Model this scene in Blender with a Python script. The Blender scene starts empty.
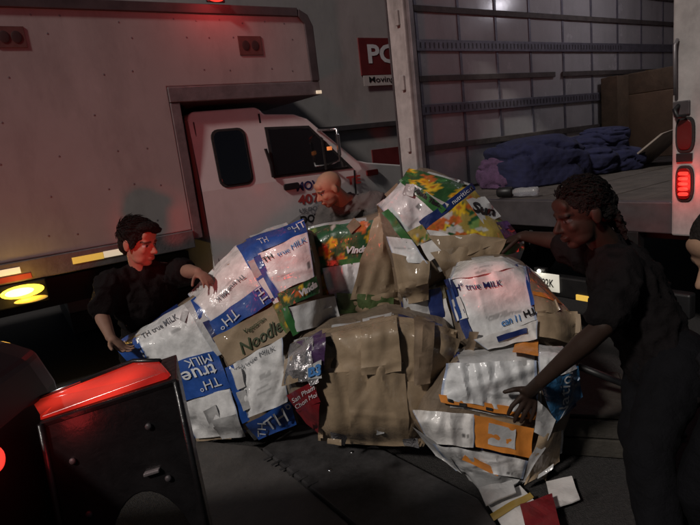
import bpy, bmesh, math, random
import numpy as np
from mathutils import Vector, Matrix, noise
from mathutils.bvhtree import BVHTree
random.seed(7)
sc = bpy.context.scene
COL = sc.collection
rad = math.radians

# ------------------------------------------------------------------ camera
CAM_H, FPX, PITCH, ROLL = 1.6, 540.0, rad(11.9), rad(6.7)
R0 = Vector((1, 0, 0)); U0 = Vector((0, math.sin(PITCH), math.cos(PITCH)))
FW = Vector((0, math.cos(PITCH), -math.sin(PITCH)))
RT = math.cos(ROLL)*R0 - math.sin(ROLL)*U0
UP = math.sin(ROLL)*R0 + math.cos(ROLL)*U0
CAM = Vector((0, 0, CAM_H))
cd = bpy.data.cameras.new('camera'); cam = bpy.data.objects.new('camera', cd); COL.objects.link(cam)
cd.sensor_width = 36; cd.lens = FPX/700*36; cd.clip_start = 0.02; cd.clip_end = 500
cam.matrix_world = Matrix((( RT.x, UP.x, -FW.x, CAM.x), (RT.y, UP.y, -FW.y, CAM.y), (RT.z, UP.z, -FW.z, CAM.z), (0, 0, 0, 1)))
sc.camera = cam

# ------------------------------------------------------------------ sky, sun, exposure (night)
SUN_AZ, SUN_EL = rad(-137), rad(40)          # azimuth clockwise from +Y; behind the camera on the left
sd = Vector((math.sin(SUN_AZ)*math.cos(SUN_EL), math.cos(SUN_AZ)*math.cos(SUN_EL), math.sin(SUN_EL)))
wd = bpy.data.worlds.new('World'); sc.world = wd; wd.use_nodes = True
wn = wd.node_tree.nodes; wl = wd.node_tree.links
sky = wn.new('ShaderNodeTexSky'); sky.sky_type = 'NISHITA'; sky.sun_disc = False
sky.sun_elevation = SUN_EL; sky.sun_rotation = SUN_AZ
wl.new(sky.outputs[0], wn['Background'].inputs[0]); wn['Background'].inputs[1].default_value = 0.0065
sl = bpy.data.lights.new('sun', 'SUN'); sl.energy = 1.6; sl.angle = rad(5); sl.color = (1, .92, .85)
so = bpy.data.objects.new('sun', sl); COL.objects.link(so)
so.rotation_euler = sd.to_track_quat('Z', 'Y').to_euler(); so.location = (0, 0, 12)
sc.view_settings.view_transform = 'Standard'; sc.view_settings.look = 'None'
sc.view_settings.exposure = 0.0; sc.view_settings.gamma = 1.0
sc.render.engine = 'CYCLES'
sc.cycles.use_denoising = True
sc.cycles.max_bounces = 6

# ------------------------------------------------------------------ pixel helpers (photo pixels -> place)
def ray(x, y):
    return FW + RT*((x-350)/FPX) - UP*((y-262.5)/FPX)
def at(x, y, Y):
    d = ray(x, y); return CAM + d*(Y/d.y)
def atz(x, y, Z):
    d = ray(x, y); return CAM + d*((Z-CAM_H)/d.z)

# ------------------------------------------------------------------ materials
def mat(name, col, rough=.6, metal=0, spec=.5, coat=0, var=.12, vscale=6, bump=0, bscale=40, emit=None, estr=0, trans=0, coatr=.15, attr=None, cb=None, alpha=1, dirt=0):
    m = bpy.data.materials.new(name); m.use_nodes = True
    nt = m.node_tree; N = nt.nodes; L = nt.links
    b = N['Principled BSDF']
    b.inputs['Roughness'].default_value = rough; b.inputs['Metallic'].default_value = metal
    b.inputs['Specular IOR Level'].default_value = spec
    b.inputs['Coat Weight'].default_value = coat; b.inputs['Coat Roughness'].default_value = coatr
    b.inputs['Transmission Weight'].default_value = trans
    b.inputs['Alpha'].default_value = alpha
    tc = N.new('ShaderNodeTexCoord')
    nz = N.new('ShaderNodeTexNoise'); nz.inputs['Scale'].default_value = vscale; nz.inputs['Detail'].default_value = 6
    nz.inputs['Roughness'].default_value = .65
    L.new(tc.outputs['Object'], nz.inputs['Vector'])
    mr = N.new('ShaderNodeMapRange'); mr.inputs[1].default_value = .3; mr.inputs[2].default_value = .7
    mr.inputs[3].default_value = 1-var; mr.inputs[4].default_value = 1+var*.6
    L.new(nz.outputs['Fac'], mr.inputs[0])
    mx = N.new('ShaderNodeMix'); mx.data_type = 'RGBA'; mx.blend_type = 'MULTIPLY'; mx.inputs[0].default_value = 1
    if attr:
        at_ = N.new('ShaderNodeAttribute'); at_.attribute_name = attr
        L.new(at_.outputs['Color'], mx.inputs[6])
    else:
        mx.inputs[6].default_value = (*col, 1)
    L.new(mr.outputs[0], mx.inputs[7])
    out = mx.outputs[2]
    if dirt:
        n2 = N.new('ShaderNodeTexNoise'); n2.inputs['Scale'].default_value = 2.2; n2.inputs['Detail'].default_value = 9; n2.inputs['Roughness'].default_value = .7
        mp = N.new('ShaderNodeMapping'); mp.inputs['Scale'].default_value = (1, 1, .35)
        L.new(tc.outputs['Object'], mp.inputs[0]); L.new(mp.outputs[0], n2.inputs['Vector'])
        r2 = N.new('ShaderNodeMapRange'); r2.inputs[1].default_value = .5; r2.inputs[2].default_value = .75; r2.inputs[3].default_value = 0; r2.inputs[4].default_value = dirt
        L.new(n2.outputs['Fac'], r2.inputs[0])
        m2 = N.new('ShaderNodeMix'); m2.data_type = 'RGBA'; m2.inputs[7].default_value = (.09, .08, .07, 1)
        L.new(r2.outputs[0], m2.inputs[0]); L.new(out, m2.inputs[6]); out = m2.outputs[2]
    L.new(out, b.inputs['Base Color'])
    rr = N.new('ShaderNodeMapRange'); rr.inputs[3].default_value = max(rough-.1, .02); rr.inputs[4].default_value = min(rough+.15, 1)
    L.new(nz.outputs['Fac'], rr.inputs[0]); L.new(rr.outputs[0], b.inputs['Roughness'])
    h = None
    if bump:
        nb = N.new('ShaderNodeTexNoise'); nb.inputs['Scale'].default_value = bscale; nb.inputs['Detail'].default_value = 5
        nb.inputs['Distortion'].default_value = .6
        L.new(tc.outputs['Object'], nb.inputs['Vector'])
        bm_ = N.new('ShaderNodeBump'); bm_.inputs['Strength'].default_value = bump; bm_.inputs['Distance'].default_value = .02
        L.new(nb.outputs['Fac'], bm_.inputs['Height'])
        L.new(bm_.outputs[0], b.inputs['Normal'])
        if coat and not cb: L.new(bm_.outputs[0], b.inputs['Coat Normal'])
    if cb:      # shrink film over the card: long wrinkles in the clear coat only
        mp2 = N.new('ShaderNodeMapping'); mp2.inputs['Scale'].default_value = cb[:3]; mp2.inputs['Rotation'].default_value = (0, rad(12), 0)
        nc = N.new('ShaderNodeTexNoise'); nc.inputs['Scale'].default_value = 1; nc.inputs['Detail'].default_value = 3; nc.inputs['Distortion'].default_value = .8
        L.new(tc.outputs['Object'], mp2.inputs[0]); L.new(mp2.outputs[0], nc.inputs['Vector'])
        b3 = N.new('ShaderNodeBump'); b3.inputs['Strength'].default_value = cb[3]; b3.inputs['Distance'].default_value = .05
        L.new(nc.outputs['Fac'], b3.inputs['Height']); L.new(b3.outputs[0], b.inputs['Coat Normal'])
    if emit:
        b.inputs['Emission Color'].default_value = (*emit, 1); b.inputs['Emission Strength'].default_value = estr
    return m

M = {}
M['asphalt'] = mat('asphalt', (.042, .039, .038), .85, var=.6, vscale=60, bump=.8, bscale=160)
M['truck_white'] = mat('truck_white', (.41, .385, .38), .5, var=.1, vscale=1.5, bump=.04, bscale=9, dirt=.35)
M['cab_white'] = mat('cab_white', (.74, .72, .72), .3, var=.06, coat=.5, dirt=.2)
M['trim_grey'] = mat('trim_grey', (.26, .24, .25), .45, .5, var=.25, vscale=8, bump=.1, dirt=.4)
M['trim_dark'] = mat('trim_dark', (.09, .08, .085), .5, .3, var=.3)
M['black'] = mat('black', (.012, .012, .013), .45, var=.3)
M['rubber'] = mat('rubber', (.018, .018, .018), .8, var=.3, bump=.3)
M['glass_dark'] = mat('glass_dark', (.006, .006, .008), .06, var=.05, coat=1, coatr=.03)
M['chrome'] = mat('chrome', (.55, .55, .56), .22, 1, var=.1)
M['placard'] = mat('placard', (.14, .06, .055), .5, var=.25, vscale=20)
M['placard_dark'] = mat('placard_dark', (.05, .025, .025), .5)
M['refl_yellow_glow'] = mat('refl_yellow_glow', (.85, .55, .08), .25, var=.12, vscale=40, coat=.6, emit=(1, .62, .12), estr=.45)  # emission stands in for light thrown back by the reflector
M['refl_white_glow'] = mat('refl_white_glow', (.8, .75, .65), .25, coat=.6, emit=(1, .8, .55), estr=.5)  # white reflectors, returned light likewise put in as emission
M['amber_lit'] = mat('amber_lit', (.8, .45, .02), .2, coat=.5, emit=(1, .62, .05), estr=3.0, bump=.3, bscale=60)
M['amber_hot'] = mat('amber_hot', (.9, .7, .1), .2, emit=(1, .72, .18), estr=5, bump=.3)
M['red_lit'] = mat('red_lit', (.6, .01, .01), .15, coat=1, coatr=.05, emit=(1, .045, .03), estr=1.5)
M['red_lens'] = mat('red_lens', (.55, .015, .012), .12, coat=1, coatr=.04, emit=(1, .05, .025), estr=.55, var=.5, vscale=9)
M['red_dim'] = mat('red_dim', (.12, .008, .008), .2, coat=1)
M['lamp_white'] = mat('lamp_white', (.8, .8, .8), .3, emit=(.9, .93, 1), estr=6)
M['sign_red'] = mat('sign_red', (.16, .022, .024), .45, var=.2)
M['sign_white'] = mat('sign_white', (.6, .56, .54), .5, var=.15)
M['ink_navy'] = mat('ink_navy', (.012, .02, .11), .5)
M['ink_red'] = mat('ink_red', (.42, .05, .045), .5)
M['ink_black'] = mat('ink_black', (.012, .012, .012), .5)
M['ink_grey'] = mat('ink_grey', (.14, .15, .17), .5)
M['ink_white'] = mat('ink_white', (.72, .74, .76), .4)
M['ink_green'] = mat('ink_green', (.04, .06, .025), .5)
M['ink_blue'] = mat('ink_blue', (.05, .2, .5), .5)
M['liner'] = mat('liner', (.56, .54, .54), .22, var=.10, vscale=3, coat=.4, bump=.05, bscale=6, dirt=.25)
M['slat'] = mat('slat', (.13, .11, .10), .7, var=.4, vscale=9, bump=.2)
M['etrack'] = mat('etrack', (.24, .23, .27), .5, .4, var=.3, vscale=12, bump=.2)
M['deck'] = mat('deck', (.10, .085, .075), .75, var=.4, vscale=7, bump=.2)
M['post_white'] = mat('post_white', (.42, .39, .38), .45, var=.25, vscale=8, dirt=.7)
M['blanket'] = mat('blanket', (.014, .016, .056), .95, var=.35, vscale=14, bump=.5, bscale=70)
nt = M['blanket'].node_tree; tcb = nt.nodes.new('ShaderNodeTexCoord'); hs_ = []      # quilting
for ang_ in (45, -45):
    mpb = nt.nodes.new('ShaderNodeMapping'); mpb.inputs['Rotation'].default_value = (rad(25), rad(ang_), rad(ang_*.6)); wv = nt.nodes.new('ShaderNodeTexWave'); wv.inputs['Scale'].default_value = 4.2; wv.inputs['Distortion'].default_value = .6
    nt.links.new(tcb.outputs['Object'], mpb.inputs[0]); nt.links.new(mpb.outputs[0], wv.inputs['Vector']); hs_.append(wv.outputs['Fac'])
mnb = nt.nodes.new('ShaderNodeMath'); mnb.operation = 'MINIMUM'; nt.links.new(hs_[0], mnb.inputs[0]); nt.links.new(hs_[1], mnb.inputs[1])
bq = nt.nodes.new('ShaderNodeBump'); bq.inputs['Strength'].default_value = .25; bq.inputs['Distance'].default_value = .02; nt.links.new(mnb.outputs[0], bq.inputs['Height']); nt.links.new(bq.outputs[0], nt.nodes['Principled BSDF'].inputs['Normal'])
M['carton_white'] = mat('carton_white', (.78, .76, .74), .38, var=.14, vscale=14, coat=.55, coatr=.16, bump=.12, bscale=22, cb=(14, 14, 5, .45))
M['carton_grey'] = mat('carton_grey', (.50, .50, .50), .38, var=.2, vscale=14, coat=.55, coatr=.12, bump=.25, bscale=22, cb=(14, 14, 5, .45))
M['carton_blue'] = mat('carton_blue', (.020, .085, .36), .4, var=.25, vscale=16, coat=.5, coatr=.16, bump=.12, bscale=22, cb=(14, 14, 5, .45))
M['carton_navy'] = mat('carton_navy', (.014, .03, .14), .4, var=.3, vscale=16, coat=.5, coatr=.12, bump=.25, bscale=22)
M['card'] = mat('card', (.36, .265, .17), .6, var=.22, vscale=7, coat=.9, coatr=.07, bump=.12, bscale=30, cb=(17, 17, 4, .55))
M['card_dark'] = mat('card_dark', (.22, .155, .10), .7, var=.3, vscale=7, bump=.3, bscale=18)
M['card_core'] = mat('card_core', (.20, .15, .105), .7, var=.4, vscale=6, coat=.25, bump=.5, bscale=18)
M['orange'] = mat('orange', (.72, .26, .045), .4, var=.18, vscale=14, coat=.5, coatr=.16, bump=.12, bscale=22, cb=(14, 14, 5, .45))
M['green'] = mat('green', (.03, .15, .035), .4, var=.3, vscale=14, coat=.5, coatr=.16, bump=.12, bscale=22)
M['green_film'] = mat('green_film', (.09, .14, .05), .4, var=.5, vscale=18, coat=.6, bump=.3, bscale=22)
M['red_card'] = mat('red_card', (.20, .012, .018), .4, var=.3, vscale=18, coat=.5, bump=.25, bscale=25)
M['purple'] = mat('purple', (.07, .03, .10), .4, var=.5, vscale=25, coat=.5, bump=.3, bscale=25)
M['blue_bag'] = mat('blue_bag', (.03, .12, .25), .3, var=.4, vscale=18, coat=.8, coatr=.1, bump=.5, bscale=25)
M['tape'] = mat('tape', (.45, .30, .07), .3, var=.25, coat=.6)
M['print'] = mat('print', (1, 1, 1), .38, var=.2, vscale=18, coat=.6, coatr=.12, bump=.22, bscale=22, attr='Col', cb=(14, 14, 5, .45))
M['foil'] = mat('foil', (.62, .60, .62), .16, .75, var=.3, vscale=20, bump=.9, bscale=30)
M['skin_attr'] = mat('skin_attr', (1, 1, 1), .6, spec=.25, var=.1, vscale=30, attr='Col', bump=.06, bscale=220)
M['plate'] = mat('plate', (.058, .055, .056), .55, .3, var=.5, vscale=11, bump=.15, bscale=60)
M['housing'] = mat('housing', (.012, .011, .012), .35, var=.4, vscale=9, coat=.2, bump=.12, bscale=30)
M['wood'] = mat('wood', (.042, .037, .03), .8, var=.35, vscale=9, bump=.3)
M['plate_lic_glow'] = mat('plate_lic_glow', (.7, .7, .66), .35, emit=(1, .93, .75), estr=.35)  # plate glows by itself, in place of light falling on it
M['bottle'] = mat('bottle', (.8, .82, .85), .15, trans=.75, var=.05)

# ------------------------------------------------------------------ object helpers
def tag(o, label, cat, group=None):
    o['label'] = label; o['category'] = cat
    if group: o['group'] = group
    return o
def thing(name, loc, label, cat, group=None):
    o = bpy.data.objects.new(name, None); COL.objects.link(o); o.location = loc; o.empty_display_size = .1
    return tag(o, label, cat, group)
def wloc(o):
    v = Vector(o.location)
    while o.parent: o = o.parent; v += o.location
    return v
def link(name, me, m, parent=None, kind=None, smooth=False):
    """me holds world coordinates; parent offsets are taken out"""
    o = bpy.data.objects.new(name, me); COL.objects.link(o)
    if parent:
        me.transform(Matrix.Translation(-wloc(parent))); o.parent = parent
    if m is not None: me.materials.append(m if not isinstance(m, str) else M[m])
    if smooth:
        me.polygons.foreach_set('use_smooth', [True]*len(me.polygons))
    if kind: o['kind'] = kind
    me.update()
    return o
class MB:
    def __init__(s): s.v = []; s.f = []
    def add(s, vs, fs):
        k = len(s.v); s.v += [Vector(v) for v in vs]; s.f += [tuple(i+k for i in f) for f in fs]; return s
    def hexa(s, p):      # 8 points: bottom 4, top 4
        return s.add(p, [(3, 2, 1, 0), (4, 5, 6, 7), (0, 1, 5, 4), (1, 2, 6, 5), (2, 3, 7, 6), (3, 0, 4, 7)])
    def obox(s, c, ax, ay, az, hx, hy, hz):
        c = Vector(c); P = []
        for z in (-1, 1):
            for x, y in ((-1, -1), (1, -1), (1, 1), (-1, 1)):
                P.append(c + ax*(x*hx) + ay*(y*hy) + az*(z*hz))
        return s.hexa(P)
    def prism(s, pts, off):       # polygon pts extruded by vector off
        n = len(pts); off = Vector(off); vs = [Vector(p) for p in pts] + [Vector(p)+off for p in pts]
        return s.add(vs, [tuple(range(n))[::-1], tuple(range(n, 2*n))] + [(i, (i+1) % n, (i+1) % n+n, i+n) for i in range(n)])
    def tube(s, pts, r, n=8):
        pts = [Vector(p) for p in pts]; rs = r if isinstance(r, (list, tuple)) else [r]*len(pts); k = len(s.v)
        prev = None
        for i, p in enumerate(pts):
            t = (pts[min(i+1, len(pts)-1)] - pts[max(i-1, 0)]).normalized()
            a = t.orthogonal().normalized() if prev is None else (prev - t*prev.dot(t)).normalized()
            prev = a; b = t.cross(a)
            for j in range(n):
                th = 2*math.pi*j/n; s.v.append(p + (a*math.cos(th)+b*math.sin(th))*rs[i])
        for i in range(len(pts)-1):
            for j in range(n):
                s.f.append((k+i*n+j, k+i*n+(j+1) % n, k+(i+1)*n+(j+1) % n, k+(i+1)*n+j))
        s.f.append(tuple(k+j for j in range(n))[::-1]); s.f.append(tuple(k+(len(pts)-1)*n+j for j in range(n)))
        return s
    def ell(s, c, ax, ay, az, nu=14, nv=9):    # axis vectors carry radii
        c = Vector(c); k = len(s.v); s.v.append(c+az)
        for i in range(1, nv):
            ph = math.pi*i/nv
            for j in range(nu):
                th = 2*math.pi*j/nu
                s.v.append(c + ax*(math.sin(ph)*math.cos(th)) + ay*(math.sin(ph)*math.sin(th)) + az*math.cos(ph))
        s.v.append(c-az); e = len(s.v)-1
        for j in range(nu): s.f.append((k, k+1+j, k+1+(j+1) % nu)); s.f.append((e, e-1-j, e-1-(j+1) % nu))
        for i in range(nv-2):
            for j in range(nu):
                a = k+1+i*nu+j; b = k+1+i*nu+(j+1) % nu
                s.f.append((a, a+nu, b+nu, b))
        return s
    def sph(s, c, r): return s.ell(c, Vector((r, 0, 0)), Vector((0, r, 0)), Vector((0, 0, r)))
    def cap(s, a, b, ra, rb):
        a = Vector(a); b = Vector(b)
        s.sph(a, ra); s.sph(b, rb); s.tube([a, b], [ra, rb], 14); return s
    def mesh(s, name='mesh'):
        me = bpy.data.meshes.new(name); me.from_pydata(s.v, [], s.f)
        bm = bmesh.new(); bm.from_mesh(me); bmesh.ops.recalc_face_normals(bm, faces=bm.faces); bm.to_mesh(me); bm.free()
        return me
    def build(s, name, m, parent=None, kind=None, bevel=0, smooth=False, seg=2):
        me = s.mesh(name)
        o = link(name, me, m, parent, kind, smooth)
        if bevel:
            md = o.modifiers.new('bevel', 'BEVEL'); md.width = bevel; md.segments = seg; md.limit_method = 'ANGLE'
        return o
DG = lambda: bpy.context.evaluated_depsgraph_get()
_tc = {}
def text2d(body, bold=.0, shear=0, align='CENTER'):
    """list of 2D verts + faces, normalised: height of capital about 1, centred"""
    key = (body, bold, shear)
    if key in _tc: return _tc[key]
    cu = bpy.data.curves.new('t', 'FONT'); cu.body = body; cu.align_x = 'CENTER'; cu.align_y = 'CENTER'; cu.offset = bold; cu.shear = shear; cu.resolution_u = 3
    o = bpy.data.objects.new('t', cu); COL.objects.link(o)
    bpy.context.view_layer.update()
    me = bpy.data.meshes.new_from_object(o.evaluated_get(DG()))
    V = np.array([v.co[:2] for v in me.vertices]); Fc = [tuple(p.vertices) for p in me.polygons]
    bpy.data.objects.remove(o); bpy.data.meshes.remove(me); bpy.data.curves.remove(cu)
    V = V - (V.max(0)+V.min(0))/2; h = V[:, 1].max()-V[:, 1].min()
    V = V/h
    _tc[key] = (V, Fc); return V, Fc
def text_plane(body, name, m, parent, c, ex, ez, h, w=None, bold=.02, shear=0):
    V, Fc = text2d(body, bold, shear); sx = h if w is None else w/(V[:, 0].max()-V[:, 0].min())
    vs = [Vector(c)+ex*(v[0]*sx)+ez*(v[1]*h) for v in V]
    me = bpy.data.meshes.new(name); me.from_pydata(vs, [], Fc)
    return link(name, me, m, parent)
Z = Vector((0, 0, 1))
X = Vector((1, 0, 0)); Yv = Vector((0, 1, 0))

# ------------------------------------------------------------------ ground
g = bpy.data.meshes.new('ground'); bmg = bmesh.new()
bmesh.ops.create_grid(bmg, x_segments=8, y_segments=8, size=150); bmg.to_mesh(g); bmg.free()
link('ground', g, 'asphalt', kind='structure')

# ================================================================== left moving truck
AZ = rad(58); W = Vector((math.sin(AZ), math.cos(AZ), 0)); NO = Vector((W.y, -W.x, 0))
P0 = Vector((-1.85, 4.2, 0))
def T(u, d, z): return P0 + W*u + NO*d + Z*z      # d>0 towards the camera
trk = thing('moving_truck', T(0, -1.1, 0), 'white box truck with cab overhang and door lettering, parked behind the bales', 'truck')
def tbox(name, m, u0, u1, d0, d1, z0, z1, parent=trk, bevel=.006, **k):
    return MB().hexa([T(u0, d0, z0), T(u1, d0, z0), T(u1, d1, z0), T(u0, d1, z0), T(u0, d0, z1), T(u1, d0, z1), T(u1, d1, z1), T(u0, d1, z1)]).build(name, m, parent, bevel=bevel, **k)
ULEN = -4.2
# box side as profile with the overhang, front upper corner rounded
prof = [(ULEN, 1.08), (.66, 1.08), (.66, 2.24), (2.06, 2.24)]
for k in range(7):
    a = math.pi/2*k/6; prof.append((1.94+.12*math.cos(a), 2.73+.12*math.sin(a)))
prof += [(ULEN, 2.85)]
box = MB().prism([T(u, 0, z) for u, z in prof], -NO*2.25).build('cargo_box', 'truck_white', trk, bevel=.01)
tbox('skirt_rail', 'trim_grey', ULEN, .66, -2.24, .02, .93, 1.078)
tbox('corner_trim', 'trim_grey', .66, .74, -2.24, .006, 1.0, 2.115)
tbox('overhang_trim', 'trim_grey', .66, 2.07, -2.24, .012, 2.118, 2.238)
tbox('roof_rail', 'trim_dark', ULEN, 1.93, -.05, .018, 2.80, 2.875)
fr_pts = [(1.99, 2.24), (2.075, 2.24), (2.075, 2.72), (2.03, 2.82), (1.94, 2.868), (1.93, 2.80), (1.985, 2.74)]
MB().prism([T(u, .018, z) for u, z in fr_pts], -NO*2.28).build('front_rail', 'trim_dark', trk, bevel=.008)
tbox('amber_reflector', 'refl_white_glow', 2.02, 2.075, .012, .03, 2.125, 2.155, trk, .004)
# placards with two ovals
for (x0, y0, x1, y1) in ((237, 36, 263, 55), (-8, 26, 28, 48)):
    def uz(x, y):
        d = ray(x, y); t = (P0-CAM).dot(NO)/d.dot(NO); q = CAM+d*t-P0; return q.dot(W), q.z
    a = uz(x0, y0); b = uz(x1, y1)
    pl = tbox('placard', 'placard', a[0], b[0], .0005, .007, b[1], a[1], trk, .002)
    for q in (.3, .7):
        uc = a[0]+(b[0]-a[0])*q
        MB().ell(T(uc, .009, (a[1]+b[1])/2), W*.035, Z*.042, NO*.003).build('placard_oval', 'placard_dark', pl)
# rivets
rv = MB().ell((0, 0, 0), W*.008, Z*.008, NO*.0012, 8, 4).mesh('rivet'); rv.materials.append(M['trim_grey'])
for zi, z in enumerate((1.22, 1.5, 1.78, 2.06, 2.35, 2.62, 2.74)):
    for ui in range(-9, 12):
        u = ui*.2 + (zi % 2)*.07 + random.uniform(-.02, .02)
        if z < 2.3 and u > .6 or u > 1.9 or random.random() < .35: continue
        o = bpy.data.objects.new('rivet', rv); COL.objects.link(o); o.parent = trk
        o.location = T(u, .0005, z+random.uniform(-.02, .02)) - trk.location
# reflective strips on the skirt
tbox('reflective_strip', 'refl_yellow_glow', -.28, -.06, .021, .025, .985, 1.035, trk, .001)
tbox('reflective_strip', 'refl_white_glow', -.058, .08, .021, .025, .988, 1.038, trk, .001)
tbox('reflective_strip', 'refl_white_glow', -.80, -.62, .021, .025, .995, 1.04, trk, .001)
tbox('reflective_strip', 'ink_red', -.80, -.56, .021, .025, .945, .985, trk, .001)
# amber side lamp, lit
lb = tbox('side_lamp_housing', 'black', -.84, -.48, .0, .05, .76, .925, trk, .01)
MB().ell(T(-.64, .055, .865), W*.14, Z*.048, NO*.035, 20, 12).build('lamp_lens', 'amber_lit', lb, smooth=True)
MB().ell(T(-.655, .078, .868), W*.095, Z*.030, NO*.018, 20, 10).build('lamp_cell', 'amber_hot', lb, smooth=True)
MB().ell(T(-.60, .055, .795), W*.11, Z*.022, NO*.02, 20, 12).build('lamp_lens', 'refl_yellow_glow', lb, smooth=True)
l = bpy.data.lights.new('side_lamp', 'POINT'); l.energy = 2.6; l.color = (1, .55, .08); l.shadow_soft_size = .05
lo = bpy.data.objects.new('side_lamp_light', l); COL.objects.link(lo); lo.parent = trk; lo.location = T(-.64, .14, .85)-trk.location
# red roof clearance lamp, lit
cl = tbox('clearance_lamp', 'black', 1.09, 1.25, .016, .035, 2.885, 2.93, trk, .006)
MB().ell(T(1.17, .045, 2.905), W*.06, Z*.02, NO*.025, 16, 8).build('lamp_lens', 'red_lit', cl, smooth=True)
l = bpy.data.lights.new('clearance', 'POINT'); l.energy = 3; l.color = (1, .05, .05); l.shadow_soft_size = .06
lo = bpy.data.objects.new('clearance_light', l); COL.objects.link(lo); lo.parent = trk; lo.location = T(1.17, .30, 2.93)-trk.location
# cab
CD = -.005
def cabpt(u, z, far=False):
    ins = max(0, z-1.38)*.09 + max(0, u-2.45)*.12
    return T(u, (-2.15+CD+ins) if far else (CD-ins), z)
cp = [(.80, .62), (.80, 1.98), (.815, 2.02), (.85, 2.045), (1.42, 2.05), (1.46, 2.03), (1.50, 1.985), (1.80, 1.965), (1.93, 1.915), (2.02, 1.83), (2.42, 1.47), (2.55, 1.435), (3.15, 1.34), (3.28, 1.26), (3.33, 1.1), (3.33, .62)]
mb = MB()
n = len(cp); vs = [cabpt(u, z) for u, z in cp]+[cabpt(u, z, True) for u, z in cp]
# side cap triangulated over a belt row so the tumblehome reads
mb.add(vs, [(i, (i+1) % n, (i+1) % n+n, i+n) for i in range(n)])
mb.add([], [])
def side(far):
    k = [cabpt(u, z, far) for u, z in cp] + [cabpt(.80, 1.38, far), cabpt(2.45, 1.38, far), cabpt(3.2, 1.32, far)]
    b0, b1 = n, n+1
    up = [1, 2, 3, 4, 5, 6, 7, 8, 9, 10, b1, b0]
    lo_ = [0, b0, b1, 15]; hood = [b1, 10, 11, 12, 13, 14, 15]
    return k, [tuple(up), tuple(lo_), tuple(hood)]
for fa in (False, True):
    k, f_ = side(fa); mb.add(k, f_)
cab = mb.mesh('cab'); bmt = bmesh.new(); bmt.from_mesh(cab); bmesh.ops.remove_doubles(bmt, verts=bmt.verts, dist=.0005); bmesh.ops.recalc_face_normals(bmt, faces=bmt.faces); bmt.to_mesh(cab); bmt.free()
cab = link('cab', cab, 'cab_white', trk); md = cab.modifiers.new('bevel', 'BEVEL'); md.width = .016; md.segments = 3; md.limit_method = 'ANGLE'; md.angle_limit = rad(25)
def cabpoly(name, m, pts, out=.006, thick=.012, parent=trk, bevel=.004):
    q = [cabpt(u, z) + NO*out for u, z in pts]
    return MB().prism(q, -NO*thick).build(name, m, parent, bevel=bevel)
def rrect(u0, u1, z0, z1, r, sh=0):
    P = []
    for cx, cz, a0 in ((u1-r, z1-r, 0), (u0+r, z1-r, 90), (u0+r, z0+r, 180), (u1-r, z0+r, 270)):
        for k in range(5):
            a = rad(a0+k*22.5); zz = cz+r*math.sin(a); P.append((cx+r*math.cos(a)+sh*(z1-zz), zz))
    return P
cabpoly('window_seal', 'rubber', rrect(.965, 1.285, 1.385, 1.885, .07), .008, .014)
cabpoly('rear_side_window', 'glass_dark', rrect(.985, 1.265, 1.405, 1.865, .06), .013, .012)
cabpoly('window_seal', 'rubber', [(1.475, 1.41), (1.475, 1.87), (1.93, 1.85), (2.35, 1.40)], .009, .014)
cabpoly('door_window', 'glass_dark', [(1.50, 1.43), (1.50, 1.85), (1.915, 1.83), (2.29, 1.42)], .015, .012)
cabpoly('quarter_divider', 'rubber', [(2.02, 1.42), (2.03, 1.74), (2.055, 1.72), (2.045, 1.42)], .019, .006)
# windscreen
ws = [cabpt(2.06, 1.80)+Vector((0, 0, .006))-NO*.1, cabpt(2.39, 1.50)+Vector((0, 0, .006))-NO*.1, cabpt(2.39, 1.50, True)+NO*.1+Vector((0, 0, .006)), cabpt(2.06, 1.80, True)+NO*.1+Vector((0, 0, .006))]
MB().prism(ws, (W*.4+Z*.45)*.01).build('windscreen', 'glass_dark', trk)
# door shut lines (recessed black strips), handles
for a, b in (((1.445, 1.99), (1.445, .66)), ((2.36, 1.38), (2.33, .75))):
    q = [cabpt(a[0]+s*.009, a[1]) for s in (-1, 1)]+[cabpt(b[0]+s*.009, b[1]) for s in (1, -1)]
    MB().prism([p+NO*.004 for p in q], -NO*.006).build('door_gap', 'black', trk)
cabpoly('grab_handle', 'black', [(1.425, 1.68), (1.45, 1.68), (1.475, 1.55), (1.475, 1.42), (1.45, 1.42), (1.45, 1.54)], .035, .02)
cabpoly('door_handle', 'black', rrect(1.56, 1.72, 1.285, 1.345, .02), .02, .02)
cabpoly('marker_lamp', 'red_dim', rrect(2.50, 2.66, 1.30, 1.36, .015), .02, .02)
cabpoly('fender_trim', 'trim_dark', [(2.5, .62)]+[(2.87+.42*math.cos(a), .62+.40*math.sin(a)) for a in [math.pi-math.pi*k/10 for k in range(11)]]+[(3.24, .62)], .012, .02)
cabpoly('rear_vertical_seam', 'trim_dark', [(.838, .66), (.838, 1.96), (.85, 1.96), (.85, .66)], .006, .008)
# wing mirror on chrome arms
mr_ = MB().tube([T(2.02, CD-.04, 1.80), T(2.06, CD+.24, 1.78), T(2.06, CD+.24, 1.50), T(2.05, CD-.02, 1.46)], .013).build('mirror_arm', 'chrome', trk, smooth=True)
MB().hexa([T(2.045, CD+.225, 1.54), T(2.075, CD+.225, 1.54), T(2.075, CD+.255, 1.54), T(2.045, CD+.255, 1.54), T(2.045, CD+.225, 1.74), T(2.075, CD+.225, 1.74), T(2.075, CD+.255, 1.74), T(2.045, CD+.255, 1.74)]).build('mirror_head', 'chrome', mr_, bevel=.008)
MB().hexa([T(2.0, CD+.12, 1.60), T(2.03, CD+.12, 1.60), T(2.03, CD+.17, 1.60), T(2.0, CD+.17, 1.60), T(2.0, CD+.12, 1.635), T(2.03, CD+.12, 1.635), T(2.03, CD+.17, 1.635), T(2.0, CD+.17, 1.635)]).build('mirror_indicator', mat('indicator', (.7, .2, .05), .2, emit=(1, .32, .1), estr=.5), mr_, bevel=.004)
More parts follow.
